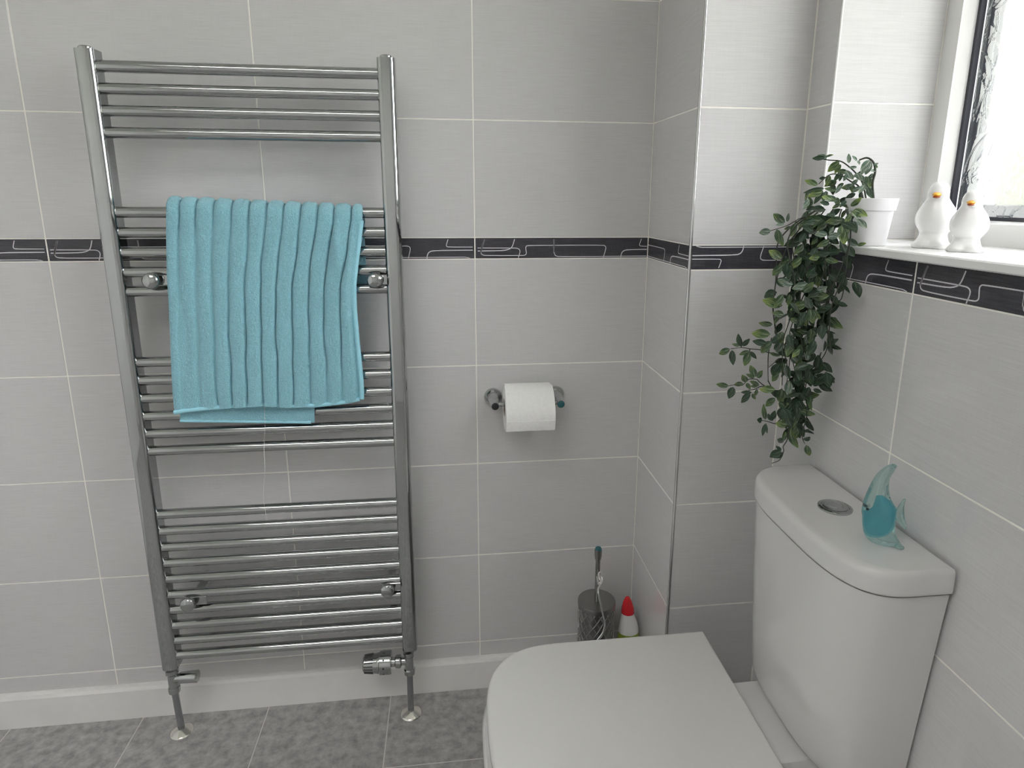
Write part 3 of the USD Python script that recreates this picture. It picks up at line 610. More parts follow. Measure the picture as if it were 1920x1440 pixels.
cs = obj('cistern', loft([cring(.140, 1.392, -.7385), cring(.1475, 1.383, -.733), cring(.1495, 1.3800, -.720), cring(.1545, 1.3765, -.65), cring(.1655, 1.3700, -.50), cring(.1738, 1.3660, -.3925), cring(.1690, 1.3710, -.3923)]), 'ceramic', tl, smooth=40)
obj('cistern_lid', loft([cring(.1680, 1.3720, -.3922), cring(.1680, 1.3720, -.3892), cring(.1765, 1.3640, -.3890), cring(.1780, 1.3627, -.3875), cring(.1785, 1.3624, -.3840), cring(.1785, 1.3630, -.3640), cring(.1778, 1.3655, -.3575), cring(.1755, 1.3710, -.3530), cring(.1715, 1.3785, -.3515, xb=1.503), cring(.10, 1.42, -.3512, xs=1.47, xb=1.495)]), 'ceramic', cs, smooth=40)
fbn = obj('flush_button', cat(lathe([(0.0262, 0.0), (0.0262, 0.0025), (0.0235, 0.0042), (0.0215, 0.0042), (0.0205, 0.0030), (0.0, 0.0030)], (1.447, -.577, -.3514), seg=48),
     lathe([(0.0190, 0.0), (0.0190, 0.0046), (0.0175, 0.0056), (0.0120, 0.0056), (0.0112, 0.0048), (0.0104, 0.0056), (0.0, 0.0060)], (1.447, -.577, -.3514), seg=48)), 'chrome', cs, smooth=40)

# ------------------------------------------------------------------ toilet brush, hook, bleach bottle
BX, BY, BZ = 1.180, -0.102, -0.8290
tb = thing('toilet_brush', 'steel toilet brush in a woven metal canister behind the toilet', 'toilet brush', (BX, BY, ZF))
wv = []
for k in range(16):
    for sg in (-1, 1):
        hh_ = np.linspace(ZF+0.014, BZ-0.015, 34); aa = 2*np.pi*k/16+sg*(hh_-ZF)*14.0; rr_ = 0.0440+0.0006*np.sin((hh_-ZF)*14.0*16+k*np.pi+(0 if sg > 0 else np.pi))
        wv.append(tube(np.c_[BX+rr_*np.cos(aa), BY+rr_*np.sin(aa), hh_], 0.0016, 5, cap=False))
n_ = 64; hs = np.linspace(ZF, BZ-0.012, 14); V, UV = [], []
for z in hs:
    for k in range(n_+1):
        a = 2*np.pi*k/n_; V.append((BX+0.0435*math.cos(a), BY+0.0435*math.sin(a), z)); UV.append((0.0435*a, z-ZF))
g = np.arange(len(V)).reshape(len(hs), n_+1); q = np.stack([g[:-1, :-1], g[:-1, 1:], g[1:, 1:], g[1:, :-1]], -1).reshape(-1, 4)
obj('canister', trimesh.Trimesh(np.array(V), np.vstack([q[:, [0, 1, 2]], q[:, [0, 2, 3]]]), process=False), 'woven_steel', tb, smooth=True, uv=np.array(UV), label='canister of woven dark steel')
obj('weave', cat(*wv), 'weave_strip', tb, smooth=True, kind='stuff')
obj('canister_base', lathe([(0.046, 0.0), (0.046, 0.012), (0.0437, 0.013)], (BX, BY, ZF), seg=48), 'chrome_satin', tb, smooth=40)
obj('canister_lid', lathe([(0.0437, -0.013), (0.0462, -0.012), (0.0465, -0.004), (0.0455, -0.0005), (0.043, 0.0), (0.012, -0.0025)], (BX, BY, BZ), seg=64), 'chrome_satin', tb, smooth=40)
hn = obj('handle', lathe([(0.0058, -0.20), (0.0058, 0.112), (0.0075, 0.1125), (0.0088, 0.123), (0.0090, 0.136), (0.0082, 0.138)], (BX, BY, BZ), seg=32), 'chrome_satin', tb, smooth=40)
obj('handle_cap', lathe([(0.0078, 0.1375), (0.0080, 0.1395), (0.0068, 0.1425), (0.0, 0.1440)], (BX, BY, BZ), seg=32), 'teal_plastic_and_reflection', hn, smooth=40, label='teal plastic cap on top of the handle')
obj('brush_head', lathe([(0.010, -0.275), (0.033, -0.265), (0.035, -0.215), (0.025, -0.19)], (BX, BY, BZ), seg=32), 'bristle', tb, smooth=40)
def hk(pts): return [at(1060+a/7.2, 1000+b/7.2, y=yy) for a, b, yy in pts]
wire = hk([(430, 575, -.118), (437, 640, -.120), (448, 690, -.122), (470, 660, -.123), (495, 640, -.120), (490, 580, -.113), (468, 528, -.112), (452, 545, -.112), (452, 600, -.116), (482, 655, -.126), (468, 700, -.132), (446, 745, -.142), (446, 800, -.152), (462, 880, -.1545), (482, 980, -.155), (502, 1075, -.1555), (520, 1150, -.156), (530, 1230, -.156), (518, 1310, -.156), (490, 1365, -.156), (440, 1430, -.156), (400, 1500, -.156)])
obj('wire_hook', tube(curve(wire, 110), 0.0024, 10), 'wire_chrome', smooth=50, label='bent chrome wire hook looped over the toilet brush handle', cat='hook')
CX, CY = 1.2655, -0.098
cb = thing('cleaner_bottle', 'toilet cleaner bottle with red cap, white shoulder and green label', 'bottle', (CX, CY, ZF))
def el(cx, a, b, z, n=40):
    t = np.arange(n)*2*np.pi/n; return np.c_[CX+cx+a*np.cos(t), CY+b*np.sin(t), np.full(n, z)]
obj('bottle_body', loft([el(0, .024, .019, ZF), el(0, .0265, .0205, ZF+.006), el(0, .0268, .0208, -.955), el(0, .0262, .0205, -.935), el(0, .0248, .0195, -.918), el(-.001, .0215, .0175, -.899), el(-.003, .0172, .0150, -.884), el(-.004, .0150, .0138, -.876), el(-.004, .0148, .0136, -.868)]), 'bottle_white', cb, smooth=50)
lb = obj('label', loft([el(0, .0270, .0210, -1.06), el(0, .0271, .0211, -.955), el(0, .0265, .0208, -.936), el(0, .0259, .0203, -.9275), el(0, .0255, .0200, -.9270)], True, True), 'label_green', cb, smooth=50, label='green printed sleeve')
obj('label_band', loft([el(0, .0272, .0212, -1.01), el(0, .0273, .0213, -.955), el(0, .02705, .0212, -.943)], True, True), 'label_dark', lb, smooth=50)
obj('cap', loft([el(-.004, .0160, .0148, -.8735), el(-.004, .0163, .0150, -.871), el(-.0045, .0150, .0138, -.858), el(-.005, .0128, .0120, -.852), el(-.0055, .0110, .0104, -.844), el(-.006, .0062, .0062, -.8325), el(-.006, .0050, .0050, -.8310)]), 'red_cap', cb, smooth=35, label='red screw cap with a nozzle')

# ------------------------------------------------------------------ glass fish on the cistern
FO = np.array([1.4545, -0.6885, -0.3508]); FU = np.array([0.771, -0.636, 0.0]); FN = np.array([0.636, 0.771, 0.0])
def fpx(a, b):                                     # traced outline -> the fish's own upright plane (u, z)
    d = ray(1560+a/6.855, 840+b/6.855); t = np.dot(FO-CAM, FN)/np.dot(d, FN); p = CAM+t*d
    return (np.dot(p-FO, FU), p[2]-FO[2])
def blob(outline, thick, step=0.0022, smooth_n=160):
    ol = np.array([fpx(a, b) for a, b in outline]); ol = np.array(curve(np.c_[np.vstack([ol, ol[:1]]), np.zeros(len(ol)+1)], smooth_n))[:-1, :2]
    g = Polygon(ol).buffer(0)
    if g.geom_type != 'Polygon': g = max(g.geoms, key=lambda q: q.area)
    per = g.length; nbp = int(per/0.0014); B = np.array([g.exterior.interpolate(per*k/nbp).coords[0] for k in range(nbp)])
    x0, y0, x1, y1 = g.bounds; I_ = np.array([(a, b) for a in np.arange(x0, x1, step) for b in np.arange(y0, y1, step) if g.buffer(-step*0.45).contains(Point(a, b))])
    P = np.vstack([B, I_]); tri_ = Delaunay(P).simplices
    tri_ = np.array([t for t in tri_ if g.buffer(1e-5).contains(Point(P[t].mean(0)))])
    d = np.array([g.exterior.distance(Point(p)) for p in P]); d[:nbp] = 0; R = max(d.max(), 1e-4)
    h = thick*np.sqrt(np.clip(1-(1-np.minimum(d/R, 1))**2, 0, 1))
    def put(s): return FO + P[:, :1]*FU + np.c_[np.zeros(len(P)), np.zeros(len(P)), P[:, 1]] + (s*h)[:, None]*FN
    A, C = put(-1), put(1); mp = np.arange(len(P))+len(P); mp[:nbp] = np.arange(nbp)
    m = trimesh.Trimesh(np.vstack([A, C]), np.vstack([tri_, mp[tri_[:, ::-1]]]), process=False); m.remove_unreferenced_vertices()
    trimesh.repair.fix_normals(m)
    return m
fish = thing('glass_fish', 'turquoise art-glass angelfish ornament standing on the cistern lid', 'ornament', tuple(FO))
OUT = [(800, 206), (838, 235), (800, 300), (755, 370), (733, 450), (735, 560), (755, 650), (800, 730), (828, 775), (838, 830), (828, 920), (815, 1010), (815, 1080), (850, 1175), (900, 1245), (932, 1278), (915, 1306), (880, 1296), (800, 1262), (710, 1258), (620, 1246), (540, 1215), (460, 1160), (405, 1085), (386, 970), (384, 860), (378, 800), (395, 700), (430, 600), (500, 450), (580, 325), (680, 240), (750, 208)]
bd = obj('body', blob(OUT, 0.0135), 'fish_glass', fish, smooth=60)
obj('tail_fin', blob([(815, 800), (870, 720), (912, 660), (940, 650), (950, 675), (935, 715), (928, 790), (935, 900), (960, 1010), (950, 1040), (920, 1035), (870, 985), (825, 930), (805, 870)], 0.004), 'fish_glass', fish, smooth=60)
obj('blue_core', blob([(580, 600), (640, 600), (700, 660), (780, 760), (805, 850), (790, 960), (740, 1060), (690, 1110), (600, 1130), (480, 1110), (420, 1020), (405, 900), (430, 800), (520, 760), (555, 680)], 0.0085), 'fish_core', bd, smooth=60, label='blue glass inside the body')
for s in (-1, 1):
    u, z = fpx(465, 760); p = FO+u*FU+np.array([0, 0, z])+s*0.0062*FN
    e_ = trimesh.creation.icosphere(2, 0.0022); e_.apply_translation(p); obj('eye', e_, 'dark_plastic', fish, smooth=True)

# ------------------------------------------------------------------ ducks on the sill
def duck(px, py, name_label, yaw, scale=1.0):
    b = at(px, py, z=ZS1); d = CAM-b; a0 = math.atan2(d[1], d[0])+yaw
    R = np.array([[math.cos(a0), -math.sin(a0), 0], [math.sin(a0), math.cos(a0), 0], [0, 0, 1.0]])   # local +x: where the duck looks
    c = b + np.array([math.cos(a0), math.sin(a0), 0])*(-0.022*scale); c[2] = ZS1
    def sph(p, r): return (np.asarray(p, float), np.asarray(r, float))
    parts = [sph((-0.004, 0, 0.048), (0.031, 0.0305, 0.029)), sph((0.004, 0, 0.062), (0.020, 0.0215, 0.022)), sph((0.004, 0, 0.080), (0.0115, 0.0125, 0.016)), sph((0.006, 0, 0.0935), (0.0135, 0.0132, 0.0125)),
             sph((-0.034, 0, 0.054), (0.012, 0.008, 0.006)), sph((0.004, 0, 0.014), (0.017, 0.021, 0.018)), sph((0.015, -0.0125, 0.006), (0.016, 0.012, 0.0095)), sph((0.015, 0.0125, 0.006), (0.016, 0.012, 0.0095)), sph((-0.002, 0, 0.003), (0.029, 0.0315, 0.0042)),
             sph((0.004, 0, 0.1), (0.010, 0.010, 0.007)), sph((0.015, 0, 0.088), (0.008, 0.0125, 0.006))]
    ck = 0.0035
    def f(x, y, z):
        p = np.array([x, y, z]); s = 0.0
        for c_, r in parts:
            k0 = np.linalg.norm((p-c_)/r); k1 = np.linalg.norm((p-c_)/(r*r)); dd = k0*(k0-1)/max(k1, 1e-9); s += math.exp(-max(min(dd/ck, 60), -60))
        return ck*math.log(max(s, 1e-30))
    m = m3.Manifold.level_set(f, [-0.05, -0.04, 0.0, 0.042, 0.04, 0.112], 0.0026)
    mm = m.to_mesh(); body = trimesh.Trimesh(mm.vert_properties[:, :3], mm.tri_verts); trimesh.smoothing.filter_taubin(body, iterations=8)
    def place(m_): 
        v = np.array(m_.vertices)*scale; return trimesh.Trimesh(v@R.T+c, m_.faces, process=False)
    v = np.array(body.vertices); v[:, 2] = np.maximum(v[:, 2], 0.0); body = trimesh.Trimesh(v, body.faces)
    t = thing('duck_figurine', name_label, 'ornament', tuple(c), group='white duck figurines on the sill')
    obj('body', place(body), 'duck_glaze', t, smooth=True)
    bk_ = trimesh.creation.icosphere(3, 1.0); w = np.array(bk_.vertices); fx_ = np.clip(w[:, 0], 0, 1)
    w = w*[0.0105, 0.0068, 0.0040]; w[:, 1] *= 1-0.25*fx_; w[:, 2] *= 1-0.45*fx_; w += [0.0215, 0, 0.0875]
    obj('beak', place(trimesh.Trimesh(w, bk_.faces)), 'beak', t, smooth=True, label='orange-yellow beak')
    w2 = np.array(bk_.vertices)*[0.009, 0.0054, 0.0022]+[0.0215, 0, 0.0835]
    obj('lower_beak', place(trimesh.Trimesh(w2, bk_.faces)), 'beak_dark', t, smooth=True, label='brown underside of the beak')
    for s in (-1, 1):
        e_ = trimesh.creation.icosphere(2, 0.0012); e_.apply_translation((0.0120, s*0.0112, 0.0965)); obj('eye', place(e_), 'dark_plastic', t, smooth=True)
duck(1742, 466, 'white glazed duck figurine on the sill, nearer the plant pot', -0.15, 0.93)
duck(1806, 473, 'white glazed duck figurine on the sill, nearer the window glass', -0.10, 0.80)

# ------------------------------------------------------------------ trailing plant in its pot
PX, PY = 1.5200, -0.4700
pp = thing('potted_plant', 'artificial trailing variegated plant in a white pot, hanging off the sill', 'plant', (PX, PY, ZS1))
obj('pot', lathe([(0.0265, 0.0), (0.0277, 0.001), (0.0338, 0.0560), (0.0362, 0.0565), (0.0388, 0.0745), (0.0384, 0.0755), (0.0366, 0.0755), (0.0350, 0.066), (0.0, 0.064)], (PX, PY, ZS1), seg=64), 'pot_white', pp, smooth=35)
obj('filling', lathe([(0.035, 0.064), (0.025, 0.068), (0.0, 0.070)], (PX, PY, ZS1), seg=32), 'soil', pp, smooth=40)
PN = np.array([0.655, 0.756, 0.0]); P0 = np.array([1.468, -0.468, 0.0])
def hang(px, py, dep=0.0):
    """a picture point put on the plane the plant hangs in, dep metres nearer the viewer; kept clear of wall, sill and cistern"""
    d = ray(px, py); t = np.dot(P0-CAM, PN)/np.dot(d, PN); p = CAM+(t-dep/np.dot(d, PN))*d
    for _ in range(60):
        if (p[0] > 1.486 and p[2] < 0.075) or p[1] > DB-0.012: t -= 0.006; p = CAM+(t-dep/np.dot(d, PN))*d
        else: break
    return p
def leaf_mesh(base, tip, width=0.5, curl=0.15, face=None):
    base, tip = np.asarray(base, float), np.asarray(tip, float); d = tip-base; L = np.linalg.norm(d); d /= L
    nrm = (CAM-base) if face is None else face; nrm = nrm-d*np.dot(nrm, d); nrm /= np.linalg.norm(nrm)+1e-9; s = np.cross(nrm, d)
    us = np.array([0.0, 0.12, 0.3, 0.5, 0.72, 0.9, 1.0]); V, UV = [], []
    for u in us:
        w = width*L*0.5*(math.sin(math.pi*u**0.85)**0.8 if 0 < u < 1 else 0.0)+0.0003
        drop = -curl*L*u*u
        for vv in (-1, -0.5, 0, 0.5, 1):
            V.append(base+d*L*u+s*w*vv+nrm*(drop+0.35*w*abs(vv)-0.08*w)); UV.append((u, 0.5+0.5*vv))
    nv = len(V); V2 = V+[v-nrm*0.0004 for v in V]; g = np.arange(nv).reshape(len(us), 5)
    q = np.stack([g[:-1, :-1], g[1:, :-1], g[1:, 1:], g[:-1, 1:]], -1).reshape(-1, 4); f = np.vstack([q[:, [0, 1, 2]], q[:, [0, 2, 3]]])
    return np.array(V2), np.vstack([f, f[:, ::-1]+nv]), np.array(UV+UV)
def leaf(base, tip, width=0.5, curl=0.15, face=None, mat_='leaf_dark'):
    v, f, uv = leaf_mesh(base, tip, width, curl, face)
    obj('leaf', trimesh.Trimesh(v, f, process=False), mat_, pp, smooth=True, uv=uv)
def stem(pts, r=0.0011, n=40):
    p = curve(pts, n); obj('stem', tube(p, np.linspace(r, r*0.6, n), 6), 'stem_green', pp, smooth=True); return p
C2 = lambda a, b: (1400+a/6, 270+b/6)
C3 = lambda a, b: (1320+a/6, 480+b/6)
C4 = lambda a, b: (1320+a/6, 680+b/6)
lr = np.random.default_rng(21)
def traced(conv, lst, dep, mats, stems=()):
    for s in stems: stem([hang(*conv(a, b), dep) for a, b in s], 0.0010, 24)
    for (a, b, c, d_, *o) in lst:
        dd = dep+lr.uniform(-0.008, 0.008)
        leaf(hang(*conv(a, b), dd), hang(*conv(c, d_), dd+lr.uniform(-0.006, 0.010)), o[0] if o else 0.48, lr.uniform(0, 0.2), (CAM-P0)+lr.normal(0, 0.35, 3), o[1] if len(o) > 1 else str(lr.choice(mats)))
def pot_top(a, b): return np.array([PX, PY, ZS1+0.066])+a*np.array([0.79, -0.61, 0])+b*np.array([0.61, 0.79, 0])
# stems rising from the pot, arching and falling over the sill
def up_at(px, py, dep=0.0):                         # above the pot: plane through the pot's middle
    d = ray(px, py); t = np.dot(np.array([PX, PY, 0])-CAM, PN)/np.dot(d, PN); return CAM+(t-dep/np.dot(d, PN))*d
stem([pot_top(0.004, 0), up_at(1636, 345), up_at(1641, 322), up_at(1638, 305), up_at(1626, 296), up_at(1611, 300)], 0.0022)
stem([pot_top(-0.006, 0), up_at(1618, 345), up_at(1605, 325), up_at(1590, 311), up_at(1575, 302), up_at(1553, 300), up_at(1538, 297)], 0.0014)
stem([pot_top(-0.010, 0.004), up_at(1612, 352), up_at(1595, 340), up_at(1575, 328, .01), up_at(1555, 328, .02), up_at(1535, 345, .03)], 0.0014)
U2 = lambda a, b: C2(a, b)
for (a, b, c, d_, w, m_) in [(880, 150, 740, 165, .42, 'leaf_dark'), (900, 165, 800, 110, .45, 'leaf_pale'), (885, 150, 970, 110, .4, 'leaf_mid'), (1150, 215, 1150, 108, .42, 'leaf_pale'), (1240, 190, 1195, 130, .4, 'leaf_pale'), (1040, 195, 910, 315, .5, 'leaf_light'), (1060, 230, 985, 330, .5, 'leaf_light'),
                             (1385, 180, 1290, 330, .55, 'leaf_pale'), (1390, 190, 1340, 350, .5, 'leaf_pale'), (1430, 235, 1480, 218, .5, 'leaf_pale'), (1450, 300, 1400, 295, .4, 'leaf_pale'), (1240, 260, 1150, 265, .35, 'leaf_pale'), (1420, 330, 1360, 420, .4, 'leaf_pale'), (1450, 240, 1470, 270, .5, 'leaf_mid'),
                             (1255, 185, 1270, 225, .4, 'leaf_pale'), (1110, 300, 1200, 400, .45, 'leaf_pale'), (1130, 330, 1090, 420, .45, 'leaf_pale'), (1250, 400, 1170, 470, .45, 'leaf_pale'), (1300, 430, 1400, 530, .4, 'leaf_pale'), (1200, 450, 1110, 520, .45, 'leaf_pale'), (1060, 320, 980, 420, .35, 'leaf_dark'),
                             (930, 350, 900, 470, .5, 'leaf_light'), (890, 380, 810, 390, .4, 'leaf_dark'), (1010, 420, 930, 480, .5, 'leaf_mid'), (1000, 380, 1060, 310, .45, 'leaf_dark'), (1090, 440, 1010, 500, .45, 'leaf_mid'), (1230, 330, 1310, 410, .45, 'leaf_pale'), (1290, 350, 1330, 440, .4, 'leaf_pale'), (1180, 380, 1260, 330, .35, 'leaf_pale')]:
    dd = lr.uniform(-0.012, 0.02)
    leaf(up_at(*U2(a, b), dd), up_at(*U2(c, d_), dd+lr.uniform(-0.004, 0.012)), w, lr.uniform(0, 0.2), (CAM-P0)+lr.normal(0, 0.3, 3), m_)
for k in range(36):                                 # fuller crown between pot and sill edge
    a, b = lr.uniform(1512, 1628), lr.uniform(318, 398)
    if b < 318+max(0, 1565-a)*0.75: continue
    an = lr.normal(2.3, 0.8); L = lr.uniform(18, 28); dd = lr.uniform(-0.015, 0.025)
    leaf(up_at(a, b, dd), up_at(a+L*math.cos(an), b+L*0.8*math.sin(an), dd+lr.uniform(-0.004, 0.012)), lr.uniform(0.4, 0.55), lr.uniform(0, 0.2), (CAM-P0)+lr.normal(0, 0.5, 3), str(lr.choice(['leaf_pale', 'leaf_mid', 'leaf_mid', 'leaf_dark'])))
# leaves in front of the pot and over the sill edge
for (a, b, c, d_, w, m_) in [(800, 460, 655, 405, .42, 'leaf_light'), (870, 500, 640, 545, .25, 'leaf_dark'), (860, 530, 690, 590, .45, 'leaf_light'), (860, 530, 755, 672, .35, 'leaf_dark'), (960, 620, 850, 590, .5, 'leaf_light'), (1170, 700, 1290, 608, .4, 'leaf_light'), (1200, 740, 1358, 805, .5, 'leaf_light'), (1240, 850, 1352, 938, .5, 'leaf_pale'),
                             (1200, 870, 1232, 1002, .6, 'leaf_pale'), (1170, 780, 1110, 905, .45, 'leaf_light'), (1070, 910, 1085, 1120, .5, 'leaf_light'), (1110, 980, 1100, 1125, .45, 'leaf_light'), (910, 1010, 765, 1020, .5, 'leaf_pale'), (1080, 850, 890, 880, .55, 'leaf_mid'), (860, 860, 620, 855, .5, 'leaf_mid'), (900, 870, 790, 980, .5, 'leaf_mid'), (880, 740, 730, 720, .55, 'leaf_dark'),
                             (930, 680, 830, 650, .5, 'leaf_dark'), (1050, 680, 960, 720, .5, 'leaf_mid'), (930, 1080, 800, 1160, .5, 'leaf_mid'), (800, 1060, 730, 1130, .5, 'leaf_mid'), (1250, 1140, 1328, 1115, .35, 'leaf_light'), (1280, 830, 1190, 760, .5, 'leaf_mid'), (980, 930, 930, 1010, .4, 'leaf_pale'), (1000, 790, 900, 800, .5, 'leaf_dark'), (1120, 640, 1050, 700, .4, 'leaf_dark')]:
    dd = lr.uniform(0.02, 0.05)
    leaf(hang(*C2(a, b), dd), hang(*C2(c, d_), dd+lr.uniform(0, 0.012)), w, lr.uniform(0, 0.2), (CAM-P0)+lr.normal(0, 0.3, 3), m_)
traced(C2, [(430, 885, 290, 785, .5, 'leaf_mid'), (455, 875, 475, 778, .35, 'leaf_dark'), (420, 900, 328, 908, .4, 'leaf_pale'), (270, 975, 138, 1000, .6, 'leaf_pale'), (340, 960, 400, 1155, .5, 'leaf_mid'), (560, 890, 625, 930, .5, 'leaf_mid'), (550, 890, 500, 1040, .45, 'leaf_mid'), (500, 930, 420, 960, .4, 'leaf_mid'), (620, 1080, 420, 1140, .5, 'leaf_dark'), (400, 1290, 245, 1195, .55, 'leaf_light'), (840, 1240, 690, 1245, .55, 'leaf_light'), (600, 1270, 490, 1400, .4, 'leaf_mid'), (640, 1130, 540, 1240, .5, 'leaf_mid'), (380, 1380, 300, 1440, .5, 'leaf_mid')],
       0.025, ['leaf_mid'], [[(830, 800), (640, 825), (540, 870), (450, 920), (270, 975)], [(560, 870), (540, 900), (520, 960)]])
# side sprigs lower down
traced(C3, [(290, 1045, 162, 1108, .5), (315, 1060, 325, 1228, .42), (420, 1020, 375, 880, .5), (400, 1012, 315, 990, .4), (430, 1010, 515, 932, .4), (510, 1070, 395, 1110, .35), (510, 1080, 455, 1238, .5), (520, 1075, 592, 1158, .4)], 0.03, ['leaf_mid', 'leaf_dark'],
       [[(790, 1090), (720, 1085), (630, 1055), (520, 1045), (420, 1030), (300, 1045)], [(420, 1030), (415, 980), (430, 1000)], [(515, 1048), (512, 1085)]])
traced(C4, [(275, 262, 138, 245, .45), (330, 275, 278, 405, .6), (580, 160, 520, 28, .5), (565, 172, 475, 125, .4), (600, 170, 655, 92, .45), (480, 215, 430, 142, .6), (440, 235, 335, 248, .5), (520, 345, 410, 452, .45), (535, 335, 415, 332, .35), (540, 350, 582, 418, .4), (600, 300, 572, 378, .45), (620, 258, 520, 205, .45), (480, 230, 520, 300, .5), (600, 262, 520, 270, .4)], 0.03, ['leaf_dark', 'leaf_mid'],
       [[(760, 300), (690, 268), (620, 215), (590, 188), (500, 188), (430, 255), (340, 250), (275, 262)], [(690, 268), (630, 270), (570, 300), (500, 310)]])
traced(C3, [(1400, 985, 1440, 852, .4), (1415, 985, 1512, 935, .4), (1420, 990, 1535, 1060, .5), (1405, 1000, 1440, 1108, .4), (1215, 1310, 1358, 1258, .45), (1220, 1320, 1270, 1370, .5), (1690, 290, 1755, 462, .5), (1380, 690, 1545, 820, .55, 'leaf_mid'), (1530, 500, 1390, 665, .35)], 0.0, ['leaf_dark'],
       [[(1400, 620), (1385, 760), (1395, 930), (1370, 1080), (1280, 1220), (1200, 1330), (1180, 1440)], [(1560, 130), (1575, 330), (1530, 500), (1420, 440)], [(1440, 0), (1420, 300), (1400, 620)]])
traced(C3, [(880, 560, 655, 490, .5, 'leaf_light'), (1170, 525, 970, 605, .5, 'leaf_light'), (770, 770, 615, 755, .5, 'leaf_mid'), (745, 880, 535, 870, .5, 'leaf_light'), (705, 985, 550, 960, .5, 'leaf_dark'), (760, 960, 625, 1092, .5, 'leaf_mid'), (900, 660, 765, 640, .6, 'leaf_mid'), (1000, 320, 820, 270, .5, 'leaf_pale'), (1170, 310, 990, 370, .5, 'leaf_pale'), (1200, 440, 1400, 450, .6, 'leaf_mid'), (1260, 400, 1385, 345, .45, 'leaf_pale'), (1190, 600, 1230, 760, .6, 'leaf_mid'), (880, 850, 850, 980, .6, 'leaf_mid'), (1100, 20, 965, 150, .4, 'leaf_light'), (1300, 10, 1180, 30, .6, 'leaf_light'), (880, 100, 765, 225, .5, 'leaf_mid'), (960, 430, 950, 560, .5, 'leaf_mid'), (1080, 1050, 990, 1140, .5, 'leaf_light'), (860, 1120, 740, 1090, .5, 'leaf_mid')],
       0.045, ['leaf_mid'], [[(800, 380), (735, 420), (720, 470)], [(760, 920), (725, 1100), (720, 1250), (722, 1420)], [(1185, 220), (1180, 420), (1185, 600)], [(850, 1150), (730, 1252)]])
traced(C4, [(690, 640, 660, 480, .3, 'leaf_mid'), (650, 652, 600, 640, .8, 'leaf_dark'), (700, 685, 645, 825, .3), (695, 690, 708, 795, .35), (770, 655, 718, 578, .5), (940, 690, 808, 690, .75, 'leaf_light'), (950, 780, 1052, 962, .4, 'leaf_mid'), (895, 890, 825, 860, .9), (865, 990, 738, 1065, .6), (870, 985, 808, 940, .5), (885, 1010, 790, 1085, .45), (1150, 930, 1190, 1052, .5, 'leaf_mid'), (1120, 870, 1190, 850, .6), (1130, 780, 1180, 750, .5), (1160, 520, 1205, 480, .5), (800, 300, 620, 300, .5, 'leaf_light'), (800, 400, 690, 490, .5, 'leaf_mid'), (1230, 250, 1320, 225, .5), (1230, 300, 1325, 335, .5), (840, 110, 765, 210, .5, 'leaf_mid'), (1240, 130, 1270, 165, .5), (890, 880, 920, 780, .4, 'leaf_mid'), (760, 640, 800, 540, .5), (1040, 720, 1020, 860, .5, 'leaf_mid')],
       0.03, ['leaf_dark'], [[(950, 600), (950, 780), (930, 880), (890, 945), (895, 1000), (850, 1095), (765, 1132)], [(1190, 300), (1160, 450), (1150, 620), (1110, 780), (1110, 860), (1135, 910)], [(1100, 640), (1030, 720)], [(860, 640), (800, 685), (730, 665), (650, 650)], [(820, 560), (860, 640)], [(1150, 640), (1190, 680), (1170, 720)], [(720, 200), (760, 280), (800, 380)]])
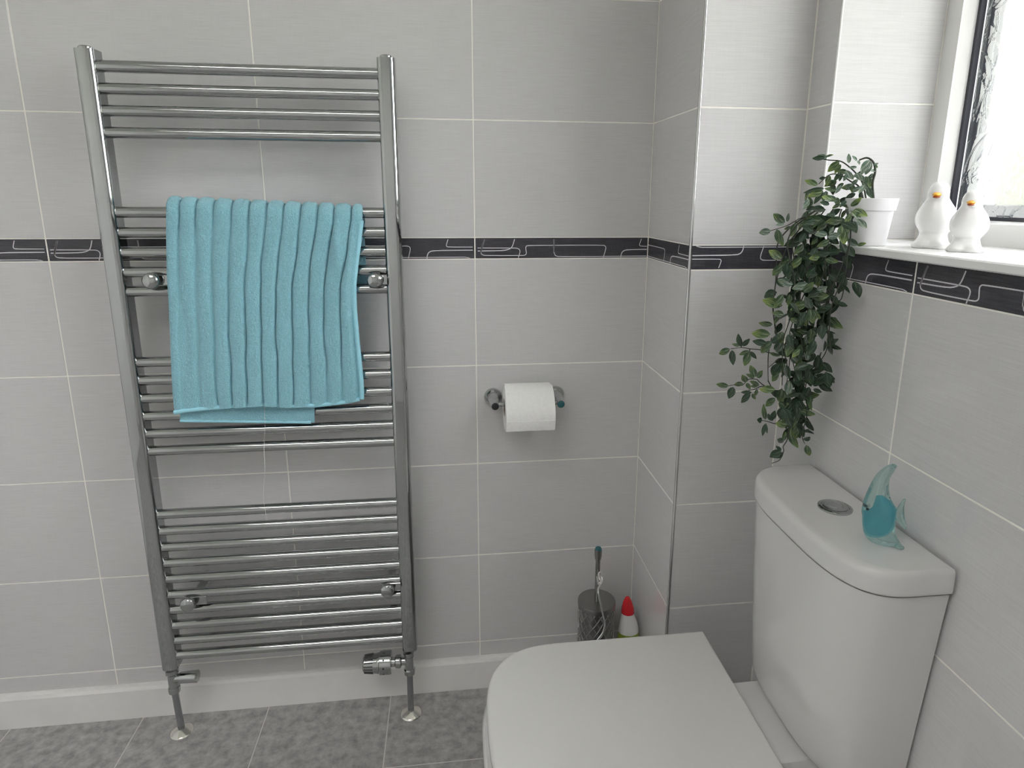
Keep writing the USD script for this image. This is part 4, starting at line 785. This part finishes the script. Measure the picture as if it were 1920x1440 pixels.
# the dense hanging mass
env = [(385, 1535, 1590), (420, 1480, 1600), (450, 1455, 1600), (480, 1450, 1595), (520, 1450, 1590), (560, 1445, 1580), (600, 1440, 1575), (640, 1438, 1568), (680, 1452, 1562), (720, 1455, 1545), (760, 1455, 1525), (800, 1462, 1512)]
ey, el_, er_ = (np.array([e[k] for e in env], float) for k in range(3))
used = COUNT.get((pp, 'leaf'), 0)+1
for k in range(11):
    u = (k+0.5)/11; y1 = lr.uniform(640, 800) if 0.1 < u < 0.85 else lr.uniform(560, 680); ys = np.arange(392, y1, 30.0)
    dep = lr.uniform(0.0, 0.055); ph = lr.uniform(0, 6)
    pts = [hang(np.interp(yy, ey, el_)+(np.interp(yy, ey, er_)-np.interp(yy, ey, el_))*np.clip(u+0.10*math.sin(yy/47+ph), 0.04, 0.96), yy, dep) for yy in ys]
    stem(pts, 0.0012, 60)
while COUNT.get((pp, 'leaf'), 0) < 296:
    yy = lr.uniform(400, 812); w_ = np.interp(yy, ey, er_)-np.interp(yy, ey, el_)
    if lr.uniform() > w_/140+0.12: continue
    xx = np.interp(yy, ey, el_)+w_*np.clip(lr.normal(0.5, 0.25), 0.06, 0.94); dep = lr.uniform(-0.005, 0.055)
    an = lr.normal(1.57, 0.75) if lr.uniform() < 0.7 else lr.uniform(0, 6.28); L = lr.uniform(21, 32)
    right = xx > 1535 and yy > 500
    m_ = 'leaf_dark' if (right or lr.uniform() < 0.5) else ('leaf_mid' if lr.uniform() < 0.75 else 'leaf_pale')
    leaf(hang(xx, yy, dep), hang(xx+L*math.cos(an), yy+L*math.sin(an), dep+lr.uniform(-0.010, 0.012)), lr.uniform(0.46, 0.62), lr.uniform(0, 0.25), (CAM-P0)+lr.normal(0, 0.6, 3), m_)

# leaves past the first 300: deeper in the mass, joined
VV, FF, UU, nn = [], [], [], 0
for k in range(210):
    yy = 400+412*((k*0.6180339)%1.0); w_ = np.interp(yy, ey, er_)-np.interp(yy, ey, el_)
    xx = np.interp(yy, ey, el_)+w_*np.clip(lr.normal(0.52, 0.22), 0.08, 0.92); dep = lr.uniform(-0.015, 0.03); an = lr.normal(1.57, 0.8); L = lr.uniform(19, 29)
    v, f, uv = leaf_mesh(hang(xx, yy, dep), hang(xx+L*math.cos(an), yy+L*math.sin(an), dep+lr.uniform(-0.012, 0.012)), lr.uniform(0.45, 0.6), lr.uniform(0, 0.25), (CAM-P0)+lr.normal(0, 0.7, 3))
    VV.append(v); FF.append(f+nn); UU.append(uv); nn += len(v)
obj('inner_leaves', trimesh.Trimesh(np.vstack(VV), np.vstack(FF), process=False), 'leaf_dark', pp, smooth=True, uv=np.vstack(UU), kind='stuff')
